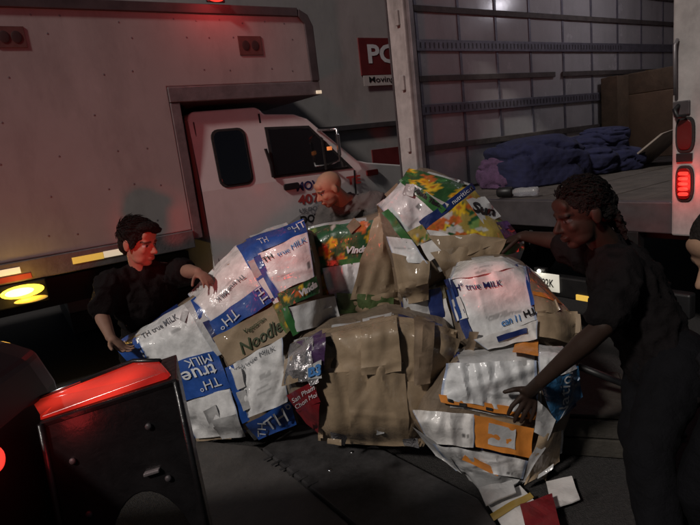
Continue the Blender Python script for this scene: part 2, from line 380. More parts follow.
# lettering on the door
def doortext(body, m, u, z, h, w, bold=.03):
    V, Fc = text2d(body, bold); k = w/(V[:, 0].max()-V[:, 0].min())
    vs = [cabpt(u+v[0]*k, min(z+v[1]*h, 1.379)) + NO*.004 for v in V]
    me = bpy.data.meshes.new('door_lettering'); me.from_pydata(vs, [], Fc); link('door_lettering', me, m, trk)
doortext('MOV', 'ink_navy', 1.815, 1.30, .085, .25, .03)
doortext('TE', 'ink_red', 2.34, 1.285, .085, .17, .045)
doortext('407.4', 'ink_red', 1.86, 1.175, .095, .34, .03)
doortext('US DOT', 'ink_grey', 1.81, 1.075, .04, .24, .02)
doortext('DOT', 'ink_black', 1.80, .985, .08, .22, .05)
# chassis and wheels
tbox('chassis_rail', 'black', ULEN, 3.2, -1.5, -.75, .55, .80, trk, 0)
def wheel(u, d):
    R_, w_ = .41, .25
    def ring(r0, r1, d0, d1, name, m, par):
        mbk = MB(); K = 28
        for r, dd in ((r0, d0), (r1*.97, d0), (r1, d0-(d0-d1)*.15), (r1, d1+(d0-d1)*.15), (r1*.97, d1), (r0, d1)):
            for j in range(K):
                a = 2*math.pi*j/K; mbk.v.append(T(u+r*math.cos(a), dd, R_+.004+r*math.sin(a)))
        for i in range(6):
            for j in range(K):
                mbk.f.append((i*K+j, i*K+(j+1) % K, ((i+1) % 6)*K+(j+1) % K, ((i+1) % 6)*K+j))
        return mbk.build(name, m, par, smooth=True)
    t_ = ring(.24, R_, d, d-w_, 'tyre', 'rubber', trk)
    ring(.05, .239, d-.03, d-w_+.03, 'rim', 'chrome', t_)
for u, d in ((2.87, -.12), (2.87, -1.95), (-1.9, -.1), (-1.9, -1.95)): wheel(u, d)

# ================================================================== storage container behind
cz = at(360, 80, 7.6)
def K_(u, d, z): return Vector((cz.x, cz.y, 0)) + W*u + NO*d + Z*z
con = thing('storage_container', K_(0, -1.2, 0), 'white storage container with red sign, standing behind the truck cab', 'container')
def kbox(name, m, u0, u1, d0, d1, z0, z1, parent=con, bevel=.006):
    return MB().hexa([K_(u0, d0, z0), K_(u1, d0, z0), K_(u1, d1, z0), K_(u0, d1, z0), K_(u0, d0, z1), K_(u1, d0, z1), K_(u1, d1, z1), K_(u0, d1, z1)]).build(name, m, parent, bevel=bevel)
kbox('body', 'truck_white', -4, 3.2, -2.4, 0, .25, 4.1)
kbox('base_rail', 'trim_dark', -4, 3.2, -2.38, .03, .03, .248)
kbox('rub_rail', 'trim_dark', -4, 3.2, .0, .05, 1.83, 1.90)
kbox('top_rail', 'trim_dark', -4.02, 3.22, -2.42, .02, 4.102, 4.2)
def kuz(x, y):
    P = K_(0, 0, 0); d = ray(x, y); t = (P-CAM).dot(NO)/d.dot(NO); q = CAM+d*t-P; return q.dot(W), q.z
a = kuz(357, 38); b = kuz(428, 82)
sg = kbox('sign', 'sign_red', a[0], b[0]+.1, .002, .02, b[1]+.12, a[1], con, .002)
kbox('sign_strip', 'sign_white', a[0]+.02, b[0]+.08, .021, .024, b[1]-.02, b[1]+.115, sg, .001)
hh = a[1]-b[1]-.12
text_plane('PODS', 'sign_lettering', 'ink_white', sg, K_((a[0]+b[0])/2+.05, .024, b[1]+.13+hh*.55), W, Z, hh*.52, (b[0]-a[0])*.86, .03)
text_plane('Moving & Storage', 'sign_lettering', 'ink_black', sg, K_((a[0]+b[0])/2+.05, .027, b[1]+.05), W, Z, .1, (b[0]-a[0])*.9, .01)
a = kuz(371, 150); b = kuz(420, 163)
sg = kbox('sign', 'sign_red', a[0], b[0], .002, .02, b[1], a[1], con, .002)

# ================================================================== open cargo trailer on the right
A2 = rad(56); W2 = Vector((math.sin(A2), math.cos(A2), 0)); N2 = Vector((W2.y, -W2.x, 0))
PL = Vector((.63, 5.27, 0))
def Q(t, s, z): return PL + W2*t + N2*s + Z*z       # t into the trailer, s from its left wall to its right
trl = thing('cargo_truck', Q(0, 1.3, 0), 'open-backed white cargo truck with slatted interior and lit red tail lamp', 'truck')
def qbox(name, m, t0, t1, s0, s1, z0, z1, parent=trl, bevel=.004):
    return MB().hexa([Q(t0, s0, z0), Q(t1, s0, z0), Q(t1, s1, z0), Q(t0, s1, z0), Q(t0, s0, z1), Q(t1, s0, z1), Q(t1, s1, z1), Q(t0, s1, z1)]).build(name, m, parent, bevel=bevel)
TL = 6.4
qbox('side_wall', 'truck_white', .02, TL, -.06, -.012, .98, 3.42)
qbox('side_wall', 'truck_white', .02, TL, 2.70, 2.75, .98, 3.42)
qbox('front_wall', 'liner', TL, TL+.05, -.06, 2.75, .98, 3.42)
qbox('roof', 'truck_white', .02, TL+.05, -.06, 2.75, 3.422, 3.47)
ts = [.02, .30, .87, 1.43, 2.0, 2.62, 3.22, 3.82, 4.42, 5.02, 5.62, 6.22]
for i in range(len(ts)-1):
    qbox('liner_panel', 'liner', ts[i]+.012, ts[i+1]-.012, -.010, .004, 1.07, 3.40)
for t in ts[1:]:
    qbox('wall_rib', 'etrack', t-.018, t+.018, -.011, .014, 1.07, 3.40, trl, .003)
    if t > 3.5: qbox('wall_rib', 'etrack', t-.018, t+.018, 2.67, 2.699, 1.07, 3.40, trl, .003)
for z, hw, m_, t1 in ((3.12, .022, 'slat', 6.3), (2.80, .028, 'slat', 6.3), (2.47, .052, 'etrack', 6.3), (2.165, .028, 'slat', 2.42), (1.875, .05, 'etrack', 6.3), (1.505, .03, 'slat', 6.3)):
    sl_ = qbox('wall_slat', m_, .26, t1, .0145, .034, z-hw, z+hw, trl, .004)
    if m_ == 'etrack':      # slots of the lashing track
        me0 = None
        for k in range(60):
            t = .31+k*.06
            if me0 is None:
                base = Vector(Q(t, .0345, z)); mbq = MB().obox((0, 0, 0), W2, N2, Z, .007, .0012, hw*.5); me0 = mbq.mesh('track_slot'); me0.materials.append(M['trim_dark'])
            o = bpy.data.objects.new('track_slot', me0); COL.objects.link(o); o.parent = sl_; o.location = Q(t, .0352, z)-trl.location
qbox('wall_slat', 'slat', 2.56, 6.3, .0145, .034, 2.165-.028, 2.165+.028)
# deck planks
for k in range(10):
    s0 = .0+k*.27
    qbox('deck_plank', 'deck', .06, TL, s0+.004, s0+.266, .985, 1.05-.002*(k % 2), trl, .003)
qbox('sub_frame', 'black', .1, TL, .0, 2.7, .80, .98)
qbox('rear_sill', 'trim_dark', -.02, .055, .02, 2.68, .86, 1.056, trl, .008)
# rear posts
lp = qbox('rear_post', 'post_white', -.06, .0, .00, .24, .86, 3.45, trl, .012)
qbox('post_return', 'trim_grey', -.03, .02, .245, .285, 1.06, 3.42, lp, .006)
qbox('post_strip', 'trim_dark', -.075, -.061, .02, .035, 1.2, 3.4, lp, .003)
for z in (1.5, 2.05, 2.6): qbox('hinge', 'post_white', -.085, -.061, .15, .19, z, z+.13, lp, .006)
rp = qbox('rear_post', 'post_white', -.06, .0, 2.46, 2.70, .86, 3.45, trl, .012)
qbox('header', 'post_white', -.06, .0, .0, 2.70, 3.452, 3.66, trl, .012)
def oval(name, m, s, z, rs, rz, out, parent, dep=.015):
    pts = []
    for k in range(28):
        a = 2*math.pi*k/28; c_, s_ = math.cos(a), math.sin(a)
        pts.append(Q(-.06-out, s+rs*math.copysign(abs(c_)**.6, c_), z+rz*math.copysign(abs(s_)**.6, s_)))
    return MB().prism(pts, W2*dep).build(name, m, parent, bevel=.004)
oval('lamp_gasket', 'rubber', 2.535, 1.455, .052, .10, .012, rp)
oval('marker_lamp', 'red_dim', 2.535, 1.455, .040, .085, .02, rp)
qbox('post_reflector', 'black', -.075, -.061, 2.49, 2.575, 1.30, 1.35, rp, .003)
oval('lamp_gasket', 'rubber', 2.535, 1.175, .050, .105, .012, rp)
tl = oval('tail_lamp', 'red_dim', 2.535, 1.175, .040, .092, .02, rp)
for zz in (-.06, -.03, 0, .03, .06):
    oval('lamp_cell', 'red_lit', 2.535, 1.175+zz, .028, .011, .027, tl, .008)
l = bpy.data.lights.new('tail', 'POINT'); l.energy = 1.3; l.color = (1, .04, .03); l.shadow_soft_size = .05
lo = bpy.data.objects.new('tail_light', l); COL.objects.link(lo); lo.parent = trl; lo.location = Q(-.16, 2.535, 1.175)-trl.location
# latch and lever on the post
lt = MB().tube([Q(-.07, 2.50, 1.62), Q(-.12, 2.50, 1.60), Q(-.13, 2.52, 1.56), Q(-.10, 2.55, 1.56)], .012).build('latch_hook', 'black', rp, smooth=True)
qbox('latch_plate', 'trim_dark', -.075, -.061, 2.47, 2.56, 1.565, 1.645, rp, .006)
MB().tube([Q(-.09, 2.49, 1.68), Q(-.10, 2.49, 1.95), Q(-.07, 2.49, 1.98)], .010).build('latch_lever', 'trim_grey', rp, smooth=True)
for z in (2.25, 1.9): qbox('hinge', 'post_white', -.082, -.061, 2.62, 2.68, z, z+.12, rp, .006)
# bumper, licence plate and its lamp
qbox('bumper', 'black', -.12, -.04, .1, 2.6, .36, .52, trl, .015)
for s in (.5, 2.2): qbox('bumper_bracket', 'black', -.02, .06, s-.04, s+.04, .40, .86, trl, .004)
qbox('licence_plate', 'plate_lic_glow', -.135, -.125, 1.43, 1.73, .40, .535, trl, .004)
text_plane('N47 92K', 'plate_lettering', 'ink_black', trl, Q(-.138, 1.58, .465), N2, Z, .06, .22, .02)
qbox('plate_lamp', 'black', -.15, -.11, 1.53, 1.63, .545, .575, trl, .006)
MB().sph(Q(-.155, 1.58, .552), .014).build('plate_lamp_bulb', mat('bulb', (.9, .9, .9), .3, emit=(1, .96, .85), estr=3.5), trl)
l = bpy.data.lights.new('plate_lamp', 'POINT'); l.energy = .10; l.color = (1, .93, .8); l.shadow_soft_size = .02
lo = bpy.data.objects.new('plate_light', l); COL.objects.link(lo); lo.parent = trl; lo.location = Q(-.17, 1.58, .548)-trl.location
qbox('bumper_reflector', 'refl_yellow_glow', -.135, -.121, 1.86, 1.96, .37, .41, trl, .003)
for s in (.35, 2.35):
    for t in (1.4, 5.2):
        mbk = MB(); K = 24
        for r, dd in ((.2, -.12), (.42, -.12), (.45, -.08), (.45, .08), (.42, .12), (.2, .12)):
            for j in range(K):
                a_ = 2*math.pi*j/K; mbk.v.append(Q(t+r*math.cos(a_), s+dd, .455+r*math.sin(a_)))
        for i in range(6):
            for j in range(K): mbk.f.append((i*K+j, i*K+(j+1) % K, ((i+1) % 6)*K+(j+1) % K, ((i+1) % 6)*K+j))
        mbk.build('tyre', 'rubber', trl, smooth=True)
# ceiling dome lamps, lit (their glints show on the glossy liner)
for t, e in ((3.0, 9.5), (.75, 1.5)):
    dl = MB().ell(Q(t, 1.2, 3.41), W2*.12, N2*.12, Z*.03, 20, 8).build('interior_lamp', 'trim_grey', trl, smooth=True)
    MB().ell(Q(t, 1.2, 3.395), W2*.085, N2*.085, Z*.028, 20, 8).build('lamp_lens', 'lamp_white', dl, smooth=True)
    l = bpy.data.lights.new('interior', 'POINT'); l.energy = e; l.color = (.95, .9, 1); l.shadow_soft_size = .07
    lo = bpy.data.objects.new('interior_light', l); COL.objects.link(lo); lo.parent = trl; lo.location = Q(t, 1.2, 3.27)-trl.location

# ---- load inside the trailer
def lump(name, m, c, rx, ry, rz, rot=0, amp=.12, fr=3.0, fold=0, label=None, cat=None, parent=None, seed=0, k=5, flat=None, group=None):
    bm = bmesh.new(); bmesh.ops.create_icosphere(bm, subdivisions=k, radius=1)
    for v in bm.verts:
        p = v.co.copy()
        q = Vector([math.copysign(abs(a)**.65, a) for a in p])
        d = noise.noise(p*fr+Vector((seed, 0, 0)))*amp + noise.noise(p*fr*2.7+Vector((0, seed, 0)))*amp*.5
        if fold: d += -(1-abs(math.sin(p.z*fold+p.x*1.5+noise.noise(p*1.6+Vector((seed, 1, 1)))*2.2)))**4*.16
        q *= 1+d
        q = Vector((q.x*rx, q.y*ry, q.z*rz))
        if flat is not None and q.z < -flat: q.z = -flat
        v.co = Matrix.Rotation(rot, 3, 'Z') @ q + Vector(c)
    me = bpy.data.meshes.new(name); bm.to_mesh(me); bm.free()
    o = link(name, me, m, parent, smooth=True)
    if label: tag(o, label, cat, group)
    return o
def on_deck(x, y, z=1.05): return atz(x, y, z)
def tfs(x, y, t):   # pixel on the plane at depth t of the trailer
    P = Q(t, 0, 0); d = ray(x, y); k = (P-CAM).dot(W2)/d.dot(W2); return CAM+d*k
# blankets: layered folded heap
b1 = Q(1.15, .62, 1.05)
blk = thing('moving_blanket', b1, 'purple-blue quilted moving blanket heaped on the truck deck, left of the pair', 'blanket', 'blankets in the truck')
lump('main_fold', 'blanket', b1+Vector((0, 0, .13)), .46, .40, .33, A2*-1+1.2, .10, 1.2, 5, parent=blk, seed=3, flat=.125)
lump('trailing_fold', mat('blanket_mauve', (.10, .05, .11), .95, var=.4, vscale=14, bump=.4, bscale=70), b1+Vector((-.30, -.02, .10)), .22, .26, .20, .5, .14, 1.5, 4, parent=blk, seed=9, flat=.095)
b2 = Q(1.95, .72, 1.05)
blk = thing('moving_blanket', b2, 'dark blue moving blankets folded high on the deck beside the cardboard boxes', 'blanket', 'blankets in the truck')
for k, (dx, dy, dz, a_, b_, c_) in enumerate(((-.12, -.05, .12, .36, .30, .16), (.20, .02, .11, .34, .30, .15), (.02, .03, .27, .36, .28, .13), (.15, -.02, .36, .22, .22, .10))):
    lump('blanket_fold', 'blanket', b2+Vector((dx, dy, dz)), a_, b_, c_, -.5+k*.3, .09, 1.2, 5, parent=blk, seed=20+k, flat=.115 if k < 2 else None)
# cardboard boxes
def carton(c, ax, ay, hx, hy, hz, label, m='card_dark', flaps=True, group='boxes in the truck'):
    c = Vector(c); t_ = thing('cardboard_box', c, label, 'box', group)
    MB().obox(c+Z*hz, ax, ay, Z, hx, hy, hz).build('box_body', m, t_, bevel=.008)
    MB().obox(c+Z*(2*hz+.001), ax, ay, Z, hx*1.0, .025, .0015).build('packing_tape', 'tape', t_)
    if flaps:
        for sgn in (-1, 1):
            p = c+Z*(2*hz)+ay*(sgn*hy)
            MB().hexa([p-ax*hx, p+ax*hx, p+ax*hx+Z*.006, p-ax*hx+Z*.006]+[q+ay*(sgn*.13)+Z*.09 for q in (p-ax*hx, p+ax*hx, p+ax*hx+Z*.006, p-ax*hx+Z*.006)]).build('box_flap', m, t_)
M['card_red'] = mat('card_red', (.33, .22, .14), .65, var=.25, vscale=5, bump=.2)
carton(Q(4.0, .44, 1.05), W2, N2, .30, .33, .40, 'large brown cardboard box standing on the truck deck', 'card_red', False)
carton(Q(3.45, .17, 1.05), W2, N2, .13, .11, .52, 'tall narrow dark cardboard box pressed against the larger one', 'card_dark', False)
carton(Q(4.0, .44, 1.855), W2, N2, .28, .31, .13, 'low cardboard tray lying on top of the large brown box', 'card_dark', False)
c0 = Q(2.6, 1.12, 1.052)
o = MB().hexa([c0-W2*.5-N2*.2, c0+W2*.3-N2*.25, c0+W2*.3-N2*.22, c0-W2*.5-N2*.17, c0-W2*.5+N2*.25+Z*.34, c0+W2*.3+N2*.2+Z*.40, c0+W2*.3+N2*.23+Z*.40, c0-W2*.5+N2*.28+Z*.34]).build('plywood_sheet', mat('plywood', (.32, .27, .23), .7, var=.3), bevel=.003)
tag(o, 'pale plywood sheet leaning up from the deck beside the right post', 'plywood sheet')
p = Q(.13, 1.12, 1.056)
bt = thing('plastic_bottle', p, 'clear plastic bottle with black cap lying on the truck deck edge', 'bottle')
d_ = (N2*.9+W2*.3).normalized()
MB().tube([p+d_*x_+Z*.04 for x_ in (.03, .05, .10, .14, .2, .23, .24)], [.02, .032, .038, .034, .038, .036, .01], 16).build('bottle_body', 'bottle', bt, smooth=True)
MB().tube([p-d_*.10+Z*.045, p-d_*.085+Z*.045, p+d_*.02+Z*.045, p+d_*.03+Z*.045], [.034, .043, .043, .03], 16).build('bottle_cap', 'black', bt, smooth=True)

# ================================================================== bales
class Bale:
    def __init__(s, name, label, outline, Yf, Tf, Tb, gx=0, gy=0, amp=.02, seed=0, coremat='card_core', pw=7.0, zmin=.012, fr=5):
        O = np.array(outline, float); c = O.mean(0); s.c = c; O = c+(O-c)*.95
        # resample closed Catmull-Rom
        Np = len(O); pts = []
        for i in range(Np):
            p0, p1, p2, p3 = O[i-1], O[i], O[(i+1) % Np], O[(i+2) % Np]
            for k in range(6):
                t = k/6; pts.append(.5*((2*p1)+(-p0+p2)*t+(2*p0-5*p1+4*p2-p3)*t*t+(-p0+3*p1-3*p2+p3)*t**3)*.3+.7*(p1+(p2-p1)*t))
        pts = np.array(pts); K = len(pts); s.out = pts
        s.Yf, s.Tf = Yf, Tf
        def depth(px, py): return Yf+Tf+gx*(px-c[0])+gy*(py-c[1])
        rings = [0.12, .3, .48, .64, .78, .88, .94, .98, 1.0]
        mb = MB(); idx = {}
        def P(px, py, fac, fb):
            q = at(px, py, depth(px, py))
            b = (1-fac**pw)**(1/2.2)
            d = ray(px, py).normalized()
            q = q + (-d*Tf*b if fb < 0 else Vector((d.x*.6, d.y, 0)).normalized()*Tb*b)
            nz_ = Vector((noise.noise(q*fr+Vector((seed, 0, 0))), noise.noise(q*fr+Vector((0, seed, 5))), noise.noise(q*fr+Vector((9, 2, seed)))))
            n3 = Vector((noise.noise(q*fr*3+Vector((seed, 4, 0))), noise.noise(q*fr*3+Vector((0, seed, 7))), noise.noise(q*fr*3+Vector((3, 2, seed)))))
            q = q + nz_*amp*.7 + n3*amp*.2
            if q.z < zmin: q.z = zmin
            return q
        front = []; back = []
        for fb, store in ((-1, front), (1, back)):
            for r in rings:
                if fb > 0 and r == 1.0: store.append(front[-1]); continue
                row = []
                for j in range(K):
                    x, y = c+(pts[j]-c)*r; row.append(len(mb.v)); mb.v.append(P(x, y, r, fb))
                store.append(row)
            ci = len(mb.v); mb.v.append(P(c[0], c[1], 0, fb))
            for j in range(K): mb.f.append((ci, store[0][j], store[0][(j+1) % K]))
            for i in range(len(rings)-1):
                for j in range(K): mb.f.append((store[i][j], store[i][(j+1) % K], store[i+1][(j+1) % K], store[i+1][j]))
        vs = [Vector(v) for v in mb.v]
        base = Vector((sum(v.x for v in vs)/len(vs), sum(v.y for v in vs)/len(vs), min(v.z for v in vs)))
        s.root = thing(name, base, label, 'bale', 'bales of flattened cartons')
        core = mb.build('bale_core', coremat, s.root)
        bm = bmesh.new(); bm.from_mesh(core.data); bmesh.ops.translate(bm, vec=base, verts=bm.verts)
        bmesh.ops.triangulate(bm, faces=bm.faces[:])
        s.bvh = BVHTree.FromBMesh(bm); bm.free(); s.n = 0; s.seed = seed; s.mb = mb
    def hit(s, x, y):
        d = ray(x, y).normalized(); h = s.bvh.ray_cast(CAM, d)
        return (h[0]-CAM).length if h[0] is not None else None
    def panel(s, quad, m, name='carton_panel', n=None, lift=None, wr=.005, thick=.004, curl=.0, cols=None, parent=None, label=None, jit=1.0, wl=None, res=2.6, smooth_it=9):
        q = np.array(quad, float); s.n += 1
        a_px = abs(np.cross(q[1]-q[0], q[3]-q[0]))
        if m == 'carton_white' and a_px > 500 and cols is None:
            m = 'print'; cols = whiteprint(s.seed*31+s.n); res = 1.7
        if a_px > 700 and name == 'carton_panel':
            re_ = random.Random(s.seed*17+s.n)
            for k in range(3):      # edges of the cartons pressed underneath
                i0 = re_.choice((0, 1, 2, 3)); A_, B_ = q[i0], q[(i0+1) % 4]; ctr = q.mean(0); nrm = (A_+B_)/2-ctr; nrm = nrm/np.linalg.norm(nrm)
                w0, w1 = re_.uniform(1.2, 3.2), re_.uniform(1.2, 3.6); f0, f1 = re_.uniform(0, .35), re_.uniform(.6, 1)
                s.panel([A_+(B_-A_)*f0+nrm*w0, A_+(B_-A_)*f1+nrm*w1, A_+(B_-A_)*f1-nrm*3, A_+(B_-A_)*f0-nrm*3], re_.choice(['card', 'card_dark', 'carton_grey', 'carton_grey', 'carton_navy']), 'carton_edge', lift=.004+.001*k, wr=.003, thick=.003)
        if lift is None: lift = .006+.0022*s.n
        w_ = (np.linalg.norm(q[1]-q[0])+np.linalg.norm(q[2]-q[3]))/2; h_ = (np.linalg.norm(q[3]-q[0])+np.linalg.norm(q[2]-q[1]))/2
        nx, ny = n or (max(4, int(w_/res)+1), max(4, int(h_/res)+1))
        G = np.zeros((ny, nx)); PX = np.zeros((ny, nx, 2)); sd_ = s.seed*3.1+s.n*1.7
        for j in range(ny):
            for i in range(nx):
                u, v = i/(nx-1), j/(ny-1)
                p = (q[0]*(1-u)+q[1]*u)*(1-v)+(q[3]*(1-u)+q[2]*u)*v
                e = jit*np.array([noise.noise(Vector((p[0]*.06, p[1]*.06, sd_))), noise.noise(Vector((p[0]*.06, p[1]*.06, sd_+50)))])*1.6
                PX[j, i] = p+e; h = s.hit(*PX[j, i]); G[j, i] = np.nan if h is None else h
        ok = ~np.isnan(G)
        if not ok.any(): G[:] = s.Yf*1.05; ok[:] = True
        # fill misses from the nearest hit
        ii = np.argwhere(ok)
        for j, i in np.argwhere(~ok):
            k = ((ii-[j, i])**2).sum(1).argmin(); G[j, i] = G[ii[k][0], ii[k][1]]+.004*math.sqrt(((ii[k]-[j, i])**2).sum())
        Go = G.copy()
        for _ in range(smooth_it):
            Pd = np.pad(G, 1, mode='edge'); G = (Pd[:-2, 1:-1]+Pd[2:, 1:-1]+Pd[1:-1, :-2]+Pd[1:-1, 2:]+2*G)/6
        G = np.minimum(G, Go+.004)
        ang = random.Random(int(sd_*100)).uniform(-.4, .4)
        wlx = wl or 26.0
        rc = random.Random(int(sd_*77)+3); creases = []
        for _ in range(4+int(w_*h_/420)):
            th = rc.choice((0, 0, math.pi/2, rc.uniform(0, 3.1)))+rc.uniform(-.35, .35)+ang*.5; uu, vv = rc.random(), rc.random()
            pc0 = (q[0]*(1-uu)+q[1]*uu)*(1-vv)+(q[3]*(1-uu)+q[2]*uu)*vv
            creases.append((pc0[0], pc0[1], math.cos(th), math.sin(th), rc.uniform(3, 16), rc.choice((-1, 1, 1))*rc.uniform(.3, 1.2)))
        for j in range(ny):
            for i in range(nx):
                p = PX[j, i]; u, v = i/(nx-1), j/(ny-1)
                cr = abs(((p[0]*math.cos(ang)+p[1]*math.sin(ang))/wlx+noise.noise(Vector((p[0]*.02, p[1]*.02, sd_)))*.9) % 1-.5)*2-.5
                cr2 = noise.noise(Vector((p[0]*.11, p[1]*.11, sd_+9)))*.35
                for x0, y0, ca, sa, D_, a_ in creases:
                    dd = abs((p[0]-x0)*ca+(p[1]-y0)*sa + 2*noise.noise(Vector((p[0]*.05, p[1]*.05, x0))))
                    if dd < D_: cr2 += a_*(1-dd/D_)
                ed = min(u, 1-u, v, 1-v)
                G[j, i] -= wr*.8*(cr*(1.3 if wl else .6)+cr2) + curl*max(0, .15-ed)/.15*noise.noise(Vector((p[0]*.03, p[1]*.03, sd_+77)))
        D = G-lift
        V = np.zeros((ny, nx, 3))
        for j in range(ny):
            for i in range(nx):
                d = ray(*PX[j, i]).normalized(); V[j, i] = CAM+d*D[j, i]
        vs = [Vector(v) for v in V.reshape(-1, 3)]
        bk = [v+(v-CAM).normalized()*thick for v in vs]; N_ = nx*ny; f = []
        for j in range(ny-1):
            for i in range(nx-1):
                a = j*nx+i; f.append((a, a+1, a+nx+1, a+nx)); f.append((a+N_, a+nx+N_, a+nx+1+N_, a+1+N_))
        for i in range(nx-1):
            f.append((i+1, i, i+N_, i+1+N_)); a = (ny-1)*nx+i; f.append((a, a+1, a+1+N_, a+N_))
        for j in range(ny-1):
            a = j*nx; f.append((a, a+nx, a+nx+N_, a+N_)); a = j*nx+nx-1; f.append((a+nx, a, a+N_, a+nx+N_))
        me = bpy.data.meshes.new(name); me.from_pydata(vs+bk, [], [t[::-1] for t in f])
        if cols is not None:
            ca = me.color_attributes.new('Col', 'FLOAT_COLOR', 'POINT')
            arr = []
            for rep in range(2):
                for j in range(ny):
                    for i in range(nx): arr += [*cols(i/(nx-1), j/(ny-1)), 1]
            ca.data.foreach_set('color', arr)
        o = link(name, me, m, parent or s.root, smooth=True); me.set_sharp_from_angle(angle=rad(38))
        if label: o['label'] = label
        o_ = o; Vn = V; 
        def mp(u, v, off=.0025):
            x = min(max(u, 0), 1)*(nx-1); y = min(max(v, 0), 1)*(ny-1); i = min(int(x), nx-2); j = min(int(y), ny-2); fx, fy = x-i, y-j
            p = (Vn[j, i]*(1-fx)+Vn[j, i+1]*fx)*(1-fy)+(Vn[j+1, i]*(1-fx)+Vn[j+1, i+1]*fx)*fy
            p = Vector(p); return p+(CAM-p).normalized()*off
        o_asp = w_/h_
        return o, mp, o_asp
    def text(s, pn, body, m, u, v, h, rot=0, bold=.02, shear=0, wfac=1.0):
        o, mp, asp = pn
        V, Fc = text2d(body, bold, shear); a = rad(rot); vs = []
        for x, y in V:
            x = x*h*wfac; y = y*h
            X_, Y_ = x*math.cos(a)-y*math.sin(a), x*math.sin(a)+y*math.cos(a)
            vs.append(mp(u+X_/asp, v-Y_, .009))
        me = bpy.data.meshes.new('printed_lettering'); me.from_pydata(vs, [], Fc)
        return link('printed_lettering', me, m, o)

    def flaps(s, n, mats, seed):
        rn = random.Random(seed); O = s.out; K = len(O)
        for k in range(n):
            i = rn.randrange(K); p = s.c+(O[i]-s.c)*rn.uniform(.80, .99); a = rn.uniform(0, math.pi); w_, h_ = rn.uniform(5, 13), rn.uniform(3, 8)
            ex = np.array([math.cos(a), math.sin(a)]); ey = np.array([-ex[1], ex[0]])
            s.panel([p-ex*w_-ey*h_, p+ex*w_*rn.uniform(.7, 1.1)-ey*h_*rn.uniform(.5, 1), p+ex*w_+ey*h_, p-ex*w_*rn.uniform(.6, 1)+ey*h_*rn.uniform(.6, 1)], rn.choice(mats), 'loose_flap', lift=rn.uniform(.028, .045), wr=.008, curl=.03, thick=.003)
def whiteprint(seed):
    rn = random.Random(seed); base = rn.choice([(.80, .78, .76), (.78, .78, .78), (.74, .75, .76)])
    blk = [(rn.uniform(.08, .6), rn.uniform(.35, .8), rn.uniform(.15, .35), rn.uniform(.08, .16), rn.randint(3, 5)) for _ in range(2)]
    bx, by = rn.uniform(.7, .85), rn.uniform(.6, .8); side = rn.random()
    def f(u, v):
        c = base
        if u < .025 or u > .975: c = (.35, .42, .58)
        for x, y, w_, h_, n_ in blk:
            if x < u < x+w_ and y < v < y+h_:
                k = (v-y)/h_*n_
                if k % 1 < .45 and noise.noise(Vector((u*40, int(k)*3.3, seed))) > -.25: c = tuple(a*.62 for a in base)
        if bx < u < bx+.13 and by < v < by+.13 and side > .4:
            c = tuple(a*.25 for a in base) if noise.noise(Vector((u*160, 0, seed))) > 0 else base
        t = noise.noise(Vector((u*5, v*5, seed)))
        if t > .42: c = tuple(a*.86 for a in c)
        return c
    return f
def flowerprint(seed, bg=(.03, .12, .03), n=9, base=None, stripe=None, asp=1.4):
    rn = random.Random(seed); fl = []
    for k in range(n):
        fl.append((rn.random(), rn.random(), rn.uniform(.13, .22), rn.choice([(.75, .48, .02), (.78, .55, .04), (.80, .42, .02), (.62, .14, .03)]), rn.choice([5, 6]), rn.random()*6))
    lv = [(rn.random(), rn.random(), rn.uniform(.12, .2), rn.random()*3.1, rn.choice([(.05, .22, .05), (.02, .09, .03), (.18, .30, .08), (.5, .5, .45)])) for k in range(14)]
    def f(u, v):
        c = base(u, v) if base else bg
        for x, y, r, a, col in lv:
            dx, dy = (u-x)*asp, v-y; p = dx*math.cos(a)+dy*math.sin(a); q = -dx*math.sin(a)+dy*math.cos(a)
            if (p/r)**2+(q/(r*.35))**2 < 1: c = col
        for x, y, r, col, k, ph in fl:
            dx, dy = (u-x)*asp, v-y; d = math.hypot(dx, dy)
            if d > r: continue
            th = math.atan2(dy, dx)
            if d < r*(.5+.5*abs(math.cos(th*k/2+ph))):
                c = col if d > r*.28 else (.45, .16, .02)
                if d > r*.28 and abs(math.cos(th*k/2+ph)) > .97: c = tuple(a_*.7 for a_ in col)
        return stripe(u, v, c) if stripe else c
    return f

WH, BL, CA = 'carton_white', 'carton_blue', 'card'
# ---- A: left bale
A = Bale('carton_bale', 'large left bale of blue and white milk cartons, tilted up by the man in black', [(112, 346), (150, 322), (190, 296), (222, 258), (250, 235), (290, 222), (316, 226), (326, 260), (330, 310), (318, 350), (300, 400), (282, 432), (245, 440), (212, 438), (186, 425), (160, 395), (130, 368)], 2.78, .20, .42, gy=-.0012, gx=-.0008, amp=.018, seed=1)
a1 = A.panel([(112, 345), (136, 331), (152, 362), (133, 368)], BL)
p = A.panel([(134, 333), (186, 303), (214, 352), (152, 368)], WH); A.text(p, 'TH true MILK', 'ink_grey', .42, .16, .11, 2, .01)
p = A.panel([(152, 369), (216, 350), (230, 388), (176, 404)], BL); A.text(p, 'true', 'ink_white', .62, .42, .28, 180, .01); A.text(p, 'MILK', 'ink_white', .68, .14, .2, 180, .0); A.text(p, 'TH°', 'ink_white', .68, .78, .24, 180, .0)
p = A.panel([(176, 405), (229, 388), (244, 436), (196, 438)], WH, wr=.008)
A.panel([(184, 304), (200, 294), (231, 352), (217, 357)], 'carton_grey'); A.panel([(190, 300), (197, 296), (207, 315), (199, 319)], BL); A.panel([(203, 322), (213, 318), (222, 338), (214, 343)], 'carton_navy')
p = A.panel([(188, 294), (236, 245), (268, 281), (211, 322)], WH); A.text(p, 'TH true MILK', 'ink_grey', .52, .62, .11, 180, .01)
